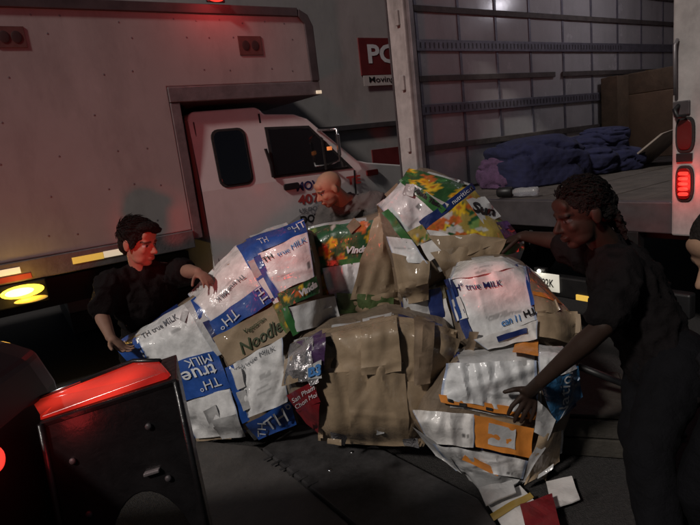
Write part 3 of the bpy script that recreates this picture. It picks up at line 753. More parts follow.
p = A.panel([(209, 323), (268, 282), (279, 296), (270, 303), (215, 336)][:0] or [(209, 322), (268, 281), (277, 298), (218, 337)], BL); A.text(p, 'TH°', 'ink_white', .25, .5, .58, 184, .0); A.text(p, 'TH', 'ink_white', .84, .45, .46, 90, .0)
# side ladder strip between the two upper cartons
p = A.panel([(236, 246), (247, 240), (275, 292), (268, 298)], BL)
A.panel([(247, 262), (258, 257), (266, 275), (257, 281)], 'carton_grey'); A.panel([(258, 280), (270, 274), (283, 305), (277, 310)], WH); 
for (x, y) in ((262, 286), (266, 292), (270, 298)): A.panel([(x, y), (x+3, y-1.5), (x+4.5, y+1), (x+1.5, y+2.5)], 'carton_navy', n=(4, 4))
p = A.panel([(246, 239), (303, 219), (308, 232), (258, 253)], BL); A.text(p, '°HT', 'ink_white', .85, .38, .5, 6, .0); A.text(p, 'TH', 'ink_white', .22, .42, .34, 0, .0)
# round badge on the blue band
A.panel([(241, 246), (250, 238), (262, 252), (252, 258)], BL)
p = A.panel([(257, 254), (307, 232), (315, 276), (279, 293)], WH); A.text(p, 'TH', 'ink_black', .13, .17, .12, 4, .01); A.text(p, 'true MILK', 'ink_blue', .64, .17, .11, 4, .0)
A.panel([(254, 258), (260, 254), (280, 296), (275, 300)], BL)
# brown printed patch
p = A.panel([(212, 338), (276, 303), (288, 334), (228, 366)], CA); A.text(p, 'Vegetarian', 'ink_green', .60, .3, .2, 4, .015, .2, .85); A.text(p, 'Noodle', 'ink_green', .62, .68, .36, 4, .01, .3, .95)
A.panel([(272, 305), (283, 300), (292, 328), (286, 334)], 'print', cols=flowerprint(5, (.16, .16, .06), 5), res=3)
# small flower strip under the top carton
p = A.panel([(278, 294), (316, 277), (320, 293), (284, 308)], 'print', cols=flowerprint(11, (.02, .09, .03), 4, asp=2.4), res=2.2); A.text(p, 'Vinda', 'ink_white', .74, .5, .42, 8, .05, .3)
p = A.panel([(284, 308), (334, 295), (342, 322), (297, 332)], 'carton_grey', wr=.009, wl=14)
A.panel([(281, 309), (287, 306), (300, 332), (292, 336)], 'green')
# lower row
p = A.panel([(228, 368), (284, 336), (285, 375), (286, 398), (248, 418)][:0] or [(229, 367), (282, 337), (288, 402), (248, 418)], WH, wr=.012); A.text(p, 'TH true MILK', 'ink_grey', .45, .10, .08, 4, .0)
A.panel([(225, 368), (233, 365), (250, 420), (243, 424)], BL); A.panel([(231, 372), (240, 369), (246, 386), (238, 390)], WH); A.panel([(236, 392), (245, 389), (251, 408), (243, 412)], 'carton_grey')
p = A.panel([(245, 424), (290, 402), (296, 424), (258, 441)], BL); A.text(p, 'TH°', 'ink_white', .66, .45, .6, 8, .0); A.text(p, 'TH', 'ink_white', .2, .62, .4, 60, .0)
A.panel([(212, 420), (236, 414), (245, 436), (222, 440)], 'carton_grey', wr=.01)

# ---- E: middle back bale
E_ = Bale('carton_bale', 'middle bale with yellow flower cartons and brown paper, under the bald man', [(306, 236), (330, 222), (362, 216), (386, 208), (398, 225), (402, 270), (408, 318), (380, 330), (340, 332), (318, 318), (308, 280)], 2.98, .16, .34, amp=.015, seed=2)
p = E_.panel([(308, 228), (374, 220), (374, 258), (316, 264)], 'print', cols=flowerprint(21, (.02, .10, .04), 8, asp=1.7), res=2.2); E_.text(p, 'Vinda', 'ink_white', .72, .72, .2, 0, .04, .3)
E_.panel([(316, 262), (376, 256), (376, 262), (318, 268)], 'green')
E_.panel([(315, 264), (323, 263), (330, 302), (322, 304)], 'print', cols=flowerprint(6, (.10, .12, .05), 4, asp=.3), res=2.5)
p = E_.panel([(323, 268), (366, 261), (360, 292), (330, 299)], WH, wr=.010, wl=12)
p = E_.panel([(374, 218), (390, 208), (402, 300), (350, 300)], CA, wr=.014, wl=16)
E_.panel([(352, 300), (402, 290), (408, 322), (340, 326)], CA, wr=.012)
E_.panel([(336, 292), (394, 298), (392, 322), (342, 330)], 'green_film', wr=.010)
E_.panel([(376, 206), (388, 200), (398, 222), (392, 262)], CA, wr=.01)

# ---- D: top bale
def dbase(u, v): return (.55, .50, .45)
D = Bale('carton_bale', 'topmost bale of flower printed cartons with blue stripe, slumped to the right', [(376, 206), (392, 186), (420, 165), (446, 172), (470, 186), (492, 208), (515, 232), (524, 244), (520, 262), (490, 270), (450, 280), (420, 300), (398, 300), (388, 262), (378, 232)], 2.72, .22, .40, gy=-.001, amp=.02, seed=3)
D.panel([(378, 206), (404, 178), (434, 212), (410, 240)], WH, wr=.008)
D.panel([(410, 168), (472, 186), (440, 214), (400, 182)][:4], 'print', cols=flowerprint(31, (.03, .10, .03), 9, asp=1.5), res=2.2)
p = D.panel([(399, 181), (406, 176), (446, 208), (438, 216)], 'green'); p = D.panel([(412, 184), (450, 205), (444, 214), (408, 190)], 'carton_grey', res=4); D.text(p, 'Vinda Tissue', 'ink_black', .5, .5, .6, 0, .05)
p = D.panel([(419, 222), (471, 183), (475, 190), (426, 230)], 'carton_navy'); D.text(p, 'nutrition', 'ink_white', .78, .5, .5, 0, .0)
D.panel([(426, 230), (475, 190), (520, 242), (470, 240)], 'print', cols=flowerprint(41, (.45, .32, .08), 9, base=lambda u, v: (.62, .56, .52) if u+v*.4 < .5 else (.35, .26, .06), asp=1.3), res=2.2)
p = D.panel([(466, 200), (484, 196), (500, 216), (484, 224)], 'carton_grey', res=4); D.text(p, 'Sun', 'ink_black', .5, .5, .38, -40, .04)
D.panel([(496, 222), (508, 220), (522, 242), (510, 248)], 'purple')
D.panel([(414, 236), (428, 229), (462, 238), (430, 262)], WH, wr=.01)
D.panel([(405, 233), (422, 224), (432, 238), (417, 246)], 'print', cols=flowerprint(51, (.4, .3, .1), 3), res=2.4)
D.panel([(428, 236), (474, 234), (506, 240), (452, 262)], CA, wr=.010)
D.panel([(430, 252), (506, 240), (498, 258), (446, 276)], CA, wr=.012)
D.panel([(496, 246), (524, 238), (524, 250), (496, 258)], 'green'); D.panel([(498, 257), (524, 250), (520, 262), (500, 266)], WH)
D.panel([(382, 212), (388, 208), (416, 246), (409, 250)], 'green')
D.panel([(386, 236), (412, 240), (428, 264), (394, 262)], WH, wr=.01)
D.panel([(392, 252), (430, 262), (428, 284), (398, 292)], CA, wr=.012)
D.panel([(398, 284), (430, 276), (428, 300), (402, 304)], CA, wr=.012)

# ---- F: crushed papers between
F_ = Bale('carton_bale', 'crushed pale cartons wedged in the gap below the topmost bale', [(396, 296), (425, 285), (452, 280), (462, 300), (462, 330), (440, 338), (410, 330)], 2.70, .12, .25, amp=.015, seed=4)
F_.panel([(402, 296), (428, 290), (432, 322), (406, 324)], 'carton_grey', wr=.012); F_.panel([(426, 290), (440, 287), (446, 326), (432, 328)], 'carton_navy', wr=.01); F_.panel([(428, 284), (444, 278), (446, 298), (430, 302)], 'print', cols=flowerprint(61, (.2, .17, .1), 3), res=3)
F_.panel([(438, 300), (446, 298), (454, 330), (446, 334)], WH)

# ---- C2: upper right bale
C2 = Bale('carton_bale', 'upper right bale with one clean white milk carton face, brown behind it', [(444, 276), (470, 258), (505, 256), (528, 266), (548, 288), (568, 308), (578, 340), (560, 356), (520, 358), (480, 356), (456, 345), (450, 310)], 2.30, .18, .34, gy=-.0012, amp=.014, seed=5)
p = C2.panel([(448, 279), (526, 266), (537, 320), (474, 342)][:4], WH, wr=.006)
C2.text(p, 'TH° true MILK', 'ink_navy', .30, .17, .10, -4, .01); C2.text(p, 'can 11', 'ink_blue', .62, .86, .11, -2, .02); C2.text(p, 'TH', 'ink_black', .93, .82, .12, 184, .03)
C2.panel([(458, 262), (500, 256), (524, 266), (450, 280)], WH, wr=.008)
C2.panel([(444, 280), (451, 278), (474, 334), (466, 340)], 'carton_navy'); C2.panel([(524, 266), (529, 267), (537, 304), (531, 306)], BL)
C2.panel([(452, 300), (460, 296), (468, 318), (458, 322)], WH); C2.panel([(446, 290), (452, 288), (462, 318), (456, 322)], BL)
C2.panel([(527, 267), (546, 284), (572, 314), (536, 312)], 'card', wr=.01); C2.panel([(537, 310), (578, 312), (580, 345), (536, 336)], 'card', wr=.012)
C2.panel([(530, 278), (544, 286), (562, 304), (534, 294)], 'orange', wr=.008)
C2.panel([(474, 340), (538, 320), (537, 338), (488, 350)], WH, wr=.008)
C2.panel([(496, 336), (526, 328), (527, 333), (498, 341)], 'carton_navy', res=3)
# ---- C: lower right bale
C = Bale('carton_bale', 'lower right bale of white and orange cartons, braced by the dark-shirted man', [(452, 352), (490, 348), (530, 343), (568, 348), (582, 366), (580, 402), (566, 440), (548, 470), (522, 488), (492, 490), (462, 474), (432, 452), (410, 424), (418, 396), (438, 370)], 2.12, .20, .38, amp=.016, seed=6)
C.panel([(456, 350), (536, 342), (534, 366), (460, 366)], 'carton_grey', wr=.008)
p = C.panel([(446, 364), (537, 360), (538, 416), (440, 398)], WH, wr=.012, wl=15)
C.panel([(438, 394), (538, 412), (538, 421), (441, 402)], 'orange', res=4)
for k, (x, y) in enumerate(((447, 399), (460, 403), (485, 407), (521, 413))): C.panel([(x, y), (x+6, y+1), (x+6, y+4), (x, y+3)], 'ink_black', n=(4, 4))
C.panel([(412, 410), (474, 414), (474, 448), (430, 442)], WH, wr=.014, wl=15)
C.panel([(474, 415), (534, 428), (531, 458), (476, 447)], 'orange', wr=.006); C.panel([(489, 423), (516, 429), (515, 450), (488, 444)], 'carton_grey', wr=.006)
C.panel([(430, 444), (476, 449), (530, 460), (520, 480), (470, 470)][:0] or [(432, 444), (528, 460), (522, 478), (456, 472)], WH, wr=.014, wl=13)
C.panel([(466, 454), (500, 470), (497, 476), (462, 460)], 'orange', wr=.006, res=4)
C.panel([(412, 426), (440, 446), (462, 474), (436, 456)], 'carton_grey', wr=.012)
C.panel([(462, 468), (520, 480), (510, 492), (478, 488)], 'carton_grey', wr=.012)
C.panel([(514, 329+16), (538, 340), (538, 356), (512, 352)], 'orange', res=4)
p = C.panel([(540, 384), (578, 366), (582, 396), (556, 424)], 'blue_bag', wr=.014, wl=12); C.text(p, 'Nation', 'ink_white', .52, .5, .34, 66, .0)
C.panel([(538, 344), (562, 346), (578, 368), (540, 384)], WH, wr=.012)
C.panel([(538, 400), (556, 420), (548, 440), (534, 432)], 'carton_grey', wr=.014); 
C.panel([(538, 436), (562, 430), (560, 462), (524, 486)][:4], 'card', wr=.012)
C.panel([(530, 458), (542, 440), (546, 448), (522, 484)], 'carton_grey', wr=.01)

# ---- B: front brown bale
B = Bale('carton_bale', 'brown cardboard bale wrapped in shiny film in front of the heap', [(284, 352), (300, 334), (330, 326), (362, 322), (392, 313), (425, 318), (452, 326), (462, 346), (456, 366), (444, 392), (428, 420), (418, 446), (390, 446), (352, 442), (324, 438), (300, 418), (284, 396), (279, 372)], 2.32, .24, .40, gx=-.0008, amp=.02, seed=7, pw=8)
for q_, m_ in (([(317, 330), (366, 321), (366, 372), (316, 378)], CA), ([(392, 314), (458, 330), (448, 384), (400, 386)], CA), ([(316, 374), (352, 372), (352, 444), (318, 440)], CA), ([(398, 382), (446, 380), (424, 446), (404, 447)], CA),
               ([(348, 366), (404, 362), (410, 447), (350, 444)], CA), ([(360, 321), (396, 315), (402, 372), (362, 376)], CA), ([(414, 317), (436, 322), (430, 384), (414, 386)], 'card_dark')):
    B.panel(q_, m_, wr=.010, wl=21)
B.panel([(296, 342), (322, 330), (322, 346), (312, 352), (290, 366)][:4], 'purple'); B.panel([(290, 344), (314, 336), (312, 380), (284, 384)], 'foil', wr=.014, wl=11)
B.panel([(313, 336), (326, 334), (324, 372), (310, 376)], 'purple', wr=.008); B.panel([(284, 360), (296, 352), (298, 382), (282, 386)], CA)
p = B.panel([(286, 396), (314, 380), (320, 402), (298, 412)], 'red_card', wr=.006); B.text(p, 'San Pham', 'ink_white', .5, .32, .22, 6, .0, .3); B.text(p, 'Chon Moi', 'ink_white', .5, .66, .22, 6, .0, .3)
B.panel([(296, 410), (320, 402), (318, 434), (306, 424)], 'red_card', wr=.01); B.panel([(304, 376), (316, 370), (318, 382), (310, 386)], 'foil')
p = B.panel([(306, 366), (322, 360), (322, 378), (308, 380)], 'carton_grey', res=3); B.text(p, 'B3', 'ink_blue', .5, .5, .7, 0, .05)
B.panel([(330, 432), (348, 436), (344, 446), (332, 444)], 'foil', wr=.01); B.panel([(402, 438), (418, 438), (420, 448), (404, 446)], 'foil', wr=.01)
B.panel([(440, 332), (460, 340), (452, 366), (440, 352)], CA, wr=.012)

for b_, n_, ms_, sd_ in ((A, 3, [WH, 'carton_grey', BL, CA], 5), (E_, 2, [CA, WH, 'card_dark', 'green'], 6), (D, 2, [WH, CA, 'print2', 'carton_grey'], 7), (C2, 2, [CA, WH, 'carton_grey', 'card_dark'], 8), (C, 5, [WH, 'carton_grey', 'orange', CA], 9), (B, 2, [CA, 'card_dark', CA, 'carton_grey'], 10)):
    b_.flaps(n_, [m_ for m_ in ms_ if m_ in M], sd_)

# ================================================================== loose scraps, crate, plates on the ground
def flatcard(name, px, z, m, label, cat, thick=.006, tilt=0, extra=None):
    P = [atz(x, y, z) for x, y in px]
    c = sum(P, Vector())/len(P); t_ = thing(name, Vector((c.x, c.y, z)), label, cat, 'torn cartons on the ground')
    nx = 10; vs = []; q = P
    for j in range(nx+1):
        for i in range(nx+1):
            u, v = i/nx, j/nx
            p = (q[0]*(1-u)+q[1]*u)*(1-v)+(q[3]*(1-u)+q[2]*u)*v
            p = p+Z*(.014*abs(noise.noise(p*9))+tilt*u)
            vs.append(p)
    f = [(j*(nx+1)+i, j*(nx+1)+i+1, (j+1)*(nx+1)+i+1, (j+1)*(nx+1)+i) for j in range(nx) for i in range(nx)]
    me = bpy.data.meshes.new('sheet'); me.from_pydata(vs, [], f); o = link('sheet', me, m, t_)
    s_ = o.modifiers.new('thick', 'SOLIDIFY'); s_.thickness = thick; s_.offset = 0
    if extra:
        E4 = [atz(x, y, z) for x, y in extra[0]]; vv = []
        for j in range(3):
            for i in range(13):
                u, v = i/12, j/2; p = (E4[0]*(1-u)+E4[1]*u)*(1-v)+(E4[3]*(1-u)+E4[2]*u)*v
                vv.append(p+Z*(.014*abs(noise.noise(p*9))+.007+tilt*u))
        me = bpy.data.meshes.new('tape_strip'); me.from_pydata(vv, [], [(j*13+i, j*13+i+1, (j+1)*13+i+1, (j+1)*13+i) for j in range(2) for i in range(12)]); link('tape_strip', me, extra[1], t_)
flatcard('torn_carton', [(486, 502), (520, 486), (552, 520), (510, 540)], .05, WH, 'torn white carton with a strip of yellow tape lying below the orange bale', 'cardboard', extra=([(490, 517), (530, 494), (534, 499), (494, 524)], 'tape'))
flatcard('torn_carton', [(520, 506), (552, 494), (562, 535), (530, 545)], .075, 'red_card', 'crumpled dark red carton lying on the white scraps', 'cardboard')
flatcard('torn_carton', [(546, 482), (572, 478), (580, 500), (552, 510)], .03, WH, 'square white carton flap, rightmost of the scraps on the ground', 'cardboard')
flatcard('torn_carton', [(478, 488), (512, 482), (516, 494), (486, 506)], .09, 'carton_grey', 'small grey carton scrap jammed under the orange bale', 'cardboard')
# pallet crate behind the lower right bale
pc = atz(598, 425, 0.0); pc = Vector((1.12, 2.62, 0))
crt = thing('wooden_crate', pc, 'dark wooden crate on the ground at the right of the lower bale', 'crate')
ax = Vector((.94, -.34, 0)); ay = Vector((.34, .94, 0))
for k in range(2):
    MB().obox(pc-ay*.27+Z*(.055+k*.1), ax, ay, Z, .24, .011, .045).build('plank', 'wood', crt, bevel=.004)
    MB().obox(pc-ax*.229+Z*(.055+k*.1), ay, ax, Z, .258, .011, .045).build('plank', 'wood', crt, bevel=.004)
    MB().obox(pc+ax*.229+Z*(.055+k*.1), ay, ax, Z, .258, .011, .045).build('plank', 'wood', crt, bevel=.004)
    MB().obox(pc+ay*.27+Z*(.055+k*.1), ax, ay, Z, .24, .011, .045).build('plank', 'wood', crt, bevel=.004)
MB().obox(pc+Z*.209, ax, ay, Z, .22, .255, .008).build('lid', 'wood', crt, bevel=.003)
p0, p1 = at(578, 366, 2.50), at(624, 384, 2.42)
b_ = MB().tube([p0, p0.lerp(p1, .5), p1, p1+Vector((.22, -.02, -.30)), Vector((p1.x+.30, p1.y, .02))], .018, 10).build('pallet_jack_handle', 'black', None, smooth=True)
tag(b_, 'black steel handle bar sticking out behind the lower right bale', 'handle bar')
# steel plates
def gplate(name, px, z, th, label, m='plate'):
    P = [atz(x, y, z) for x, y in px]; c = sum(P, Vector())/len(P)
    t_ = thing(name, Vector((c.x, c.y, z-th)), label, 'loading plate')
    MB().prism([p-Z*th for p in P], Z*th).build('plate_body', m, t_, bevel=.008)
    return t_
pl = gplate('loading_plate', [(262, 448), (300, 424), (362, 438), (478, 498), (512, 545), (400, 560)], .07, .05, 'dark steel loading plate with tread slots in front of the brown bale')
sa = atz(268, 458, .07); sb = atz(312, 484, .07)
for k in range(6):
    c = sa.lerp(sb, k/5)+Z*.001; d = Vector((.8, .6, 0))
    MB().obox(c, d, Vector((-d.y, d.x, 0)), Z, .03, .007, .0025).build('tread_cleat', 'plate', pl, bevel=.003)
for (x, y) in ((352, 452), (330, 470)):
    MB().ell(atz(x, y, .07), X*.012, Yv*.012, Z*.006, 10, 6).build('bolt_head', 'chrome', pl, smooth=True)
pl2 = gplate('loading_plate', [(196, 440), (258, 446), (395, 562), (190, 590)], .05, .035, 'worn grey steel plate lying left of the slotted plate', mat('plate_worn', (.085, .078, .075), .6, .2, var=.35, vscale=6, bump=.15, bscale=50))

# ================================================================== foreground lamp post and dark vehicle corner
FY = 1.05
hs = thing('tail_lamp_post', Vector((at(120, 430, FY).x, FY+.05, 0)), 'black steel lamp post with glowing red wedge lens in the left foreground', 'lamp post')
ftl, ftr, fbr, fbl = at(40, 424, FY), at(178, 380, FY), at(222, 585, FY), at(76, 610, FY)
dv = Vector((-.05, .16, .0))
n_ = 26
# face plate with a half-round cut-out at its foot
ft = lambda u, v: (ftl*(1-u)+ftr*u)*(1-v)+(fbl*(1-u)+fbr*u)*v
def post_face():
    out = [ft(0, 1), ft(0, 0), ft(1, 0), ft(1, 1), ft(.93, 1)]
    cx, cy, ru, rv = .60, .93, .33, .47
    for k in range(19):
        a = math.pi*k/18; out.append(ft(cx+ru*math.cos(a), cy-rv*math.sin(a)))
    out.append(ft(.27, 1)); return out
MB().prism(post_face(), Vector((-.008, .03, 0))).build('face_plate', 'housing', hs, bevel=.004)
MB().hexa([ft(0, 1)+dv*.2, ft(.0, 1)+dv, ft(.0, 0)+dv, ft(.0, 0)+dv*.2, ft(.07, 1)+dv*.2, ft(.07, 1)+dv, ft(.07, 0)+dv, ft(.07, 0)+dv*.2]).build('side_web', 'housing', hs, bevel=.003)
MB().hexa([ft(.94, 1)+dv*.2, ft(.94, 1)+dv, ft(.94, 0)+dv, ft(.94, 0)+dv*.2, ft(1, 1)+dv*.2, ft(1, 1)+dv, ft(1, 0)+dv, ft(1, 0)+dv*.2]).build('side_web', 'housing', hs, bevel=.003)
# raised rim, bolts and a slot handle on the face
for uu in (.012, .988):
    a_, b2_ = ft(uu, 0), ft(uu, 1)
    MB().tube([a_+Vector((0, -.004, 0)), b2_+Vector((0, -.004, 0))], .007, 8).build('edge_bead', 'housing', hs, smooth=True)
for u, v in ((.18, .22), (.22, .50), (.74, .16), (.80, .42)):
    p = ft(u, v); MB().ell(p+Vector((0, -.003, 0)), X*.008, Z*.008, Yv*.005, 10, 6).build('bolt_head', 'trim_dark', hs, smooth=True)
p = ft(.70, .37); MB().obox(p+Vector((0, -.004, 0)), (ftr-ftl).normalized(), Yv, Z, .018, .006, .004).build('latch_slot', 'trim_grey', hs, bevel=.002)
# foot so that it stands on the ground
fc = (fbl+fbr)/2
for u in (.03, .97):
    q = ft(u, 1); MB().hexa([Vector((q.x-.02, q.y, 0)), Vector((q.x+.02, q.y, 0)), Vector((q.x+.02, q.y+.10, 0)), Vector((q.x-.02, q.y+.10, 0)), q+Vector((-.02, 0, .02)), q+Vector((.02, 0, .02)), q+Vector((.02, .10, .02)), q+Vector((-.02, .10, .02))]).build('post_leg', 'housing', hs, bevel=.003)
# lens: red wedge on top
B1, B2, B3 = at(31, 402, FY+.14), at(134, 361, FY+.14), at(160, 361, FY+.11)
lo1, lo2 = ftl+(ftr-ftl)*.0, ftl+(ftr-ftl)*.93
MB().add([ftl+Vector((0, 0, -.012)), ftr+Vector((0, 0, -.012)), ftr+dv+Vector((0, 0, -.02)), ftl+dv+Vector((0, 0, -.02)), ftl+Vector((0, -.004, .004)), ftr+Vector((0, -.004, .004)), ftr+dv+Vector((0, 0, .0)), ftl+dv+Vector((0, 0, .0))], [(3, 2, 1, 0), (4, 5, 6, 7), (0, 1, 5, 4), (1, 2, 6, 5), (2, 3, 7, 6), (3, 0, 4, 7)]).build('lens_tray', 'housing', hs, bevel=.004)
lp1, lp2 = ft(.0, .0)+Vector((0, .004, .007)), ft(.94, .0)+Vector((0, .004, .007))
ln = MB().add([lp1, lp2, lp2+Vector((0, .02, -.0)), lp1+Vector((0, .12, 0)), lp1+Vector((0, .002, .006)), B3*.25+lp2*.75+Vector((0, 0, .006)), B3, B2, B1], [(0, 1, 5, 4), (4, 5, 6, 7, 8), (0, 4, 8, 3), (1, 2, 6, 5), (2, 3, 8, 7, 6), (0, 3, 2, 1)]).build('lamp_lens', 'red_lens', hs, bevel=.006)
nt = M['red_lens'].node_tree; bb = nt.nodes['Principled BSDF']; tcn = nt.nodes.new('ShaderNodeTexCoord'); acc = None
for bp_ in (B1.lerp(lp2, .30), B1.lerp(lp2, .62)):        # two hot spots put into the lens glow; no bulbs modelled
    vd = nt.nodes.new('ShaderNodeVectorMath'); vd.operation = 'DISTANCE'; vd.inputs[1].default_value = bp_-hs.location
    nt.links.new(tcn.outputs['Object'], vd.inputs[0])
    mrn = nt.nodes.new('ShaderNodeMapRange'); mrn.inputs[1].default_value = .012; mrn.inputs[2].default_value = .11; mrn.inputs[3].default_value = .75; mrn.inputs[4].default_value = .06; mrn.interpolation_type = 'SMOOTHSTEP'
    nt.links.new(vd.outputs['Value'], mrn.inputs[0])
    if acc is None: acc = mrn.outputs[0]
    else:
        ad = nt.nodes.new('ShaderNodeMath'); ad.operation = 'ADD'; nt.links.new(acc, ad.inputs[0]); nt.links.new(mrn.outputs[0], ad.inputs[1]); acc = ad.outputs[0]
nt.links.new(acc, bb.inputs['Emission Strength'])
MB().tube([B1+Vector((0, 0, .003)), (B1+B2)/2+Vector((0, 0, .003))], .0035, 8).build('lens_gasket', 'chrome', hs, smooth=True)
MB().tube([(B1+B2)/2, B2, B3], .006, 8).build('lens_gasket', 'housing', hs, smooth=True)
lpos = (B1+B2)/2+Vector((.02, .02, .03))  # wide lamp light, then narrow spots added to redden three faces and one carton
for tgt, e, ang, bl in ((lpos+Vector((math.sin(rad(-6))*math.cos(rad(44)), math.cos(rad(-6))*math.cos(rad(44)), math.sin(rad(44)))), 42, 122, .5),
                        (at(144, 250, 3.10), 68, 13, .8), (at(323, 192, 3.5), 45, 6.5, 1), (at(572, 220, 2.0), 60, 20, 1), (at(508, 272, 2.3), 60, 13, .7)):
    l = bpy.data.lights.new('red_lamp_and_fill', 'SPOT'); l.energy = e; l.color = (1, .05, .035); l.shadow_soft_size = .07; l.spot_size = rad(ang); l.spot_blend = bl
    lo = bpy.data.objects.new('red_lamp_and_fill_light', l); COL.objects.link(lo); lo.parent = hs; lo.location = lpos-hs.location
    lo.rotation_euler = (-(tgt-lpos)).to_track_quat('Z', 'Y').to_euler()

# dark vehicle corner at the left edge
VY = 1.12
vt = at(14, 345, VY); 
veh = thing('dark_van', Vector((vt.x-.7, VY+.4, 0)), 'rear corner of a dark van with lit red lamp at the left edge', 'van')
cr = at(26, 420, VY).x
pts = [(cr-1.7, .35), (cr-.03, .35), (cr, .45), (cr+.01, .9), (cr, 1.12), (cr-.03, 1.20), (cr-.10, 1.235), (cr-1.7, 1.25)]
M['van_paint'] = mat('van_paint', (.012, .006, .006), .5, var=.2, coat=.15)
def vbody():
    mbv = MB(); K = len(pts); rows = []
    for yy, ins in ((VY-1.9, 0), (VY+.10, 0), (VY+.16, .01), (VY+.19, .05)):
        rows.append([Vector((x-(ins if x > cr-.5 else 0), yy, z)) for x, z in pts])
    k = 0
    for r in rows: mbv.v += r
    for i in range(len(rows)-1):
        for j in range(K): mbv.f.append((i*K+j, i*K+(j+1) % K, (i+1)*K+(j+1) % K, (i+1)*K+j))
    mbv.f.append(tuple(range(K))); mbv.f.append(tuple((len(rows)-1)*K+j for j in range(K)))
    return mbv
vbody().build('body', 'van_paint', veh, bevel=.012)
MB().tube([Vector((cr+.012, VY-1.8, .80)), Vector((cr+.012, VY+.10, .80)), Vector((cr-.03, VY+.195, .80))], .006, 8).build('trim_line', 'chrome', veh, smooth=True)
d = ray(-8, 460); k = (cr+.012)/d.x; lp_ = CAM+d*k
lh = MB().ell(lp_, Yv*.03, Z*.035, X*.010, 18, 10).build('tail_lamp', 'red_dim', veh, smooth=True)
MB().ell(lp_+X*.008, Yv*.022, Z*.026, X*.012, 18, 10).build('lamp_lens', 'red_lit', lh, smooth=True)
l = bpy.data.lights.new('van_lamp', 'POINT'); l.energy = .12; l.color = (1, .05, .05); l.shadow_soft_size = .03
lo = bpy.data.objects.new('van_lamp_light', l); COL.objects.link(lo); lo.parent = veh; lo.location = lp_+X*.10-veh.location
mbw = MB(); K = 24
for r, dd in ((.18, -.02), (.31, -.02), (.34, -.05), (.34, -.2), (.3, -.22), (.18, -.22)):
    for j in range(K):
        a_ = 2*math.pi*j/K; mbw.v.append(Vector((cr+dd, .55+r*math.cos(a_)-.6, .345+r*math.sin(a_))))
for i in range(6):
    for j in range(K): mbw.f.append((i*K+j, i*K+(j+1) % K, ((i+1) % 6)*K+(j+1) % K, ((i+1) % 6)*K+j))
mbw.build('tyre', 'rubber', veh, smooth=True)

# ================================================================== people
def remesh(mb, name, vox, sm=6, fac=.5):
    me = mb.mesh(name); o = bpy.data.objects.new('tmp', me); COL.objects.link(o)
    r = o.modifiers.new('r', 'REMESH'); r.mode = 'VOXEL'; r.voxel_size = vox
    s = o.modifiers.new('s', 'SMOOTH'); s.iterations = sm; s.factor = fac
    bpy.context.view_layer.update()
    out = bpy.data.meshes.new_from_object(o.evaluated_get(DG())); bpy.data.objects.remove(o); bpy.data.meshes.remove(me)
    out.name = name; out.materials.clear()
    return out
def normals(me): return [v.normal.copy() for v in me.vertices]
def chain(mb, pts, rs):
    for i in range(len(pts)-1): mb.cap(pts[i], pts[i+1], rs[i], rs[i+1])
def hand(mb, wrist, dirv, palm_n, side, curl=.5, spread=.18, scale=1.0):
    """dirv: wrist to fingers, palm_n: out of the palm, side: towards the thumb"""
    d = dirv.normalized(); n = (palm_n - d*palm_n.dot(d)).normalized(); t = d.cross(n)
    if t.dot(side) < 0: t = -t
    s = scale
    pc_ = wrist + d*.05*s
    mb.ell(pc_, d*.055*s, t*.043*s, n*.017*s)
    mb.cap(wrist-d*.01, wrist+d*.02*s, .026*s, .026*s)
    for k, (off, ln_) in enumerate(((.031, .072), (.010, .082), (-.011, .076), (-.030, .060))):
        p = wrist + d*(.088-.006*abs(k-1))*s + t*off*s
        dd = (d + t*(spread*(1.2-k*.8))).normalized(); ang = 0
        for j, fr_ in enumerate((.45, .31, .24)):
            ang += curl*(.35, .55, .45)[j]
            v = dd*math.cos(ang)+n*math.sin(ang); q = p+v*ln_*fr_*s
            mb.cap(p, q, (.0095-.0008*j)*s, (.0088-.0008*j)*s); p = q
    p = wrist + d*.028*s + t*.032*s; v = (d*.65+t*.75+n*.25).normalized()
    for j, L_ in enumerate((.04, .032, .026)):
        q = p+v*L_*s; mb.cap(p, q, (.0125-.001*j)*s, (.0115-.001*j)*s); p = q; v = (v+d*.25+n*.12).normalized()
def frame(fwd, up):
    f_ = fwd.normalized(); l_ = up.cross(f_).normalized(); u_ = f_.cross(l_)
    return l_, f_, u_          # person's left, forward, up
def head_prims(mb, c, F, s=1.0, nose=1.0, jaw=1.0, infl=0):
    l_, f_, u_ = F
    def P(x, y, z): return c + (l_*x+f_*y+u_*z)*s
    def E(p, r): mb.ell(P(*p), l_*(r[0]*s+infl), f_*(r[1]*s+infl), u_*(r[2]*s+infl), 20, 14)
    E((0, -.014, .032), (.074, .096, .084)); E((0, .022, -.030), (.060*jaw, .068, .080)); E((0, .052, -.092), (.030*jaw, .030, .022))
    E((.030, .03, -.07), (.025, .04, .03)); E((-.030, .03, -.07), (.025, .04, .03))
    E((0, .074, .024), (.052, .018, .012)); E((0, .068, .055), (.05, .02, .03))
    mb.cap(P(0, .086, .010), P(0, .110*nose**.2, -.026), .0075*s, .0125*s); E((0, .096, -.031), (.0185*nose, .013, .009))
    E((0, .088, -.058), (.023, .013, .0055)); E((0, .086, -.070), (.020, .013, .0065))
    for sx in (-1, 1):
        E((sx*.034, .058, -.022), (.022, .024, .022)); E((sx*.030, .072, .004), (.0145, .010, .009))
        E((sx*.077, -.012, -.006), (.009, .020, .032)); E((sx*.082, -.018, .002), (.006, .014, .022))
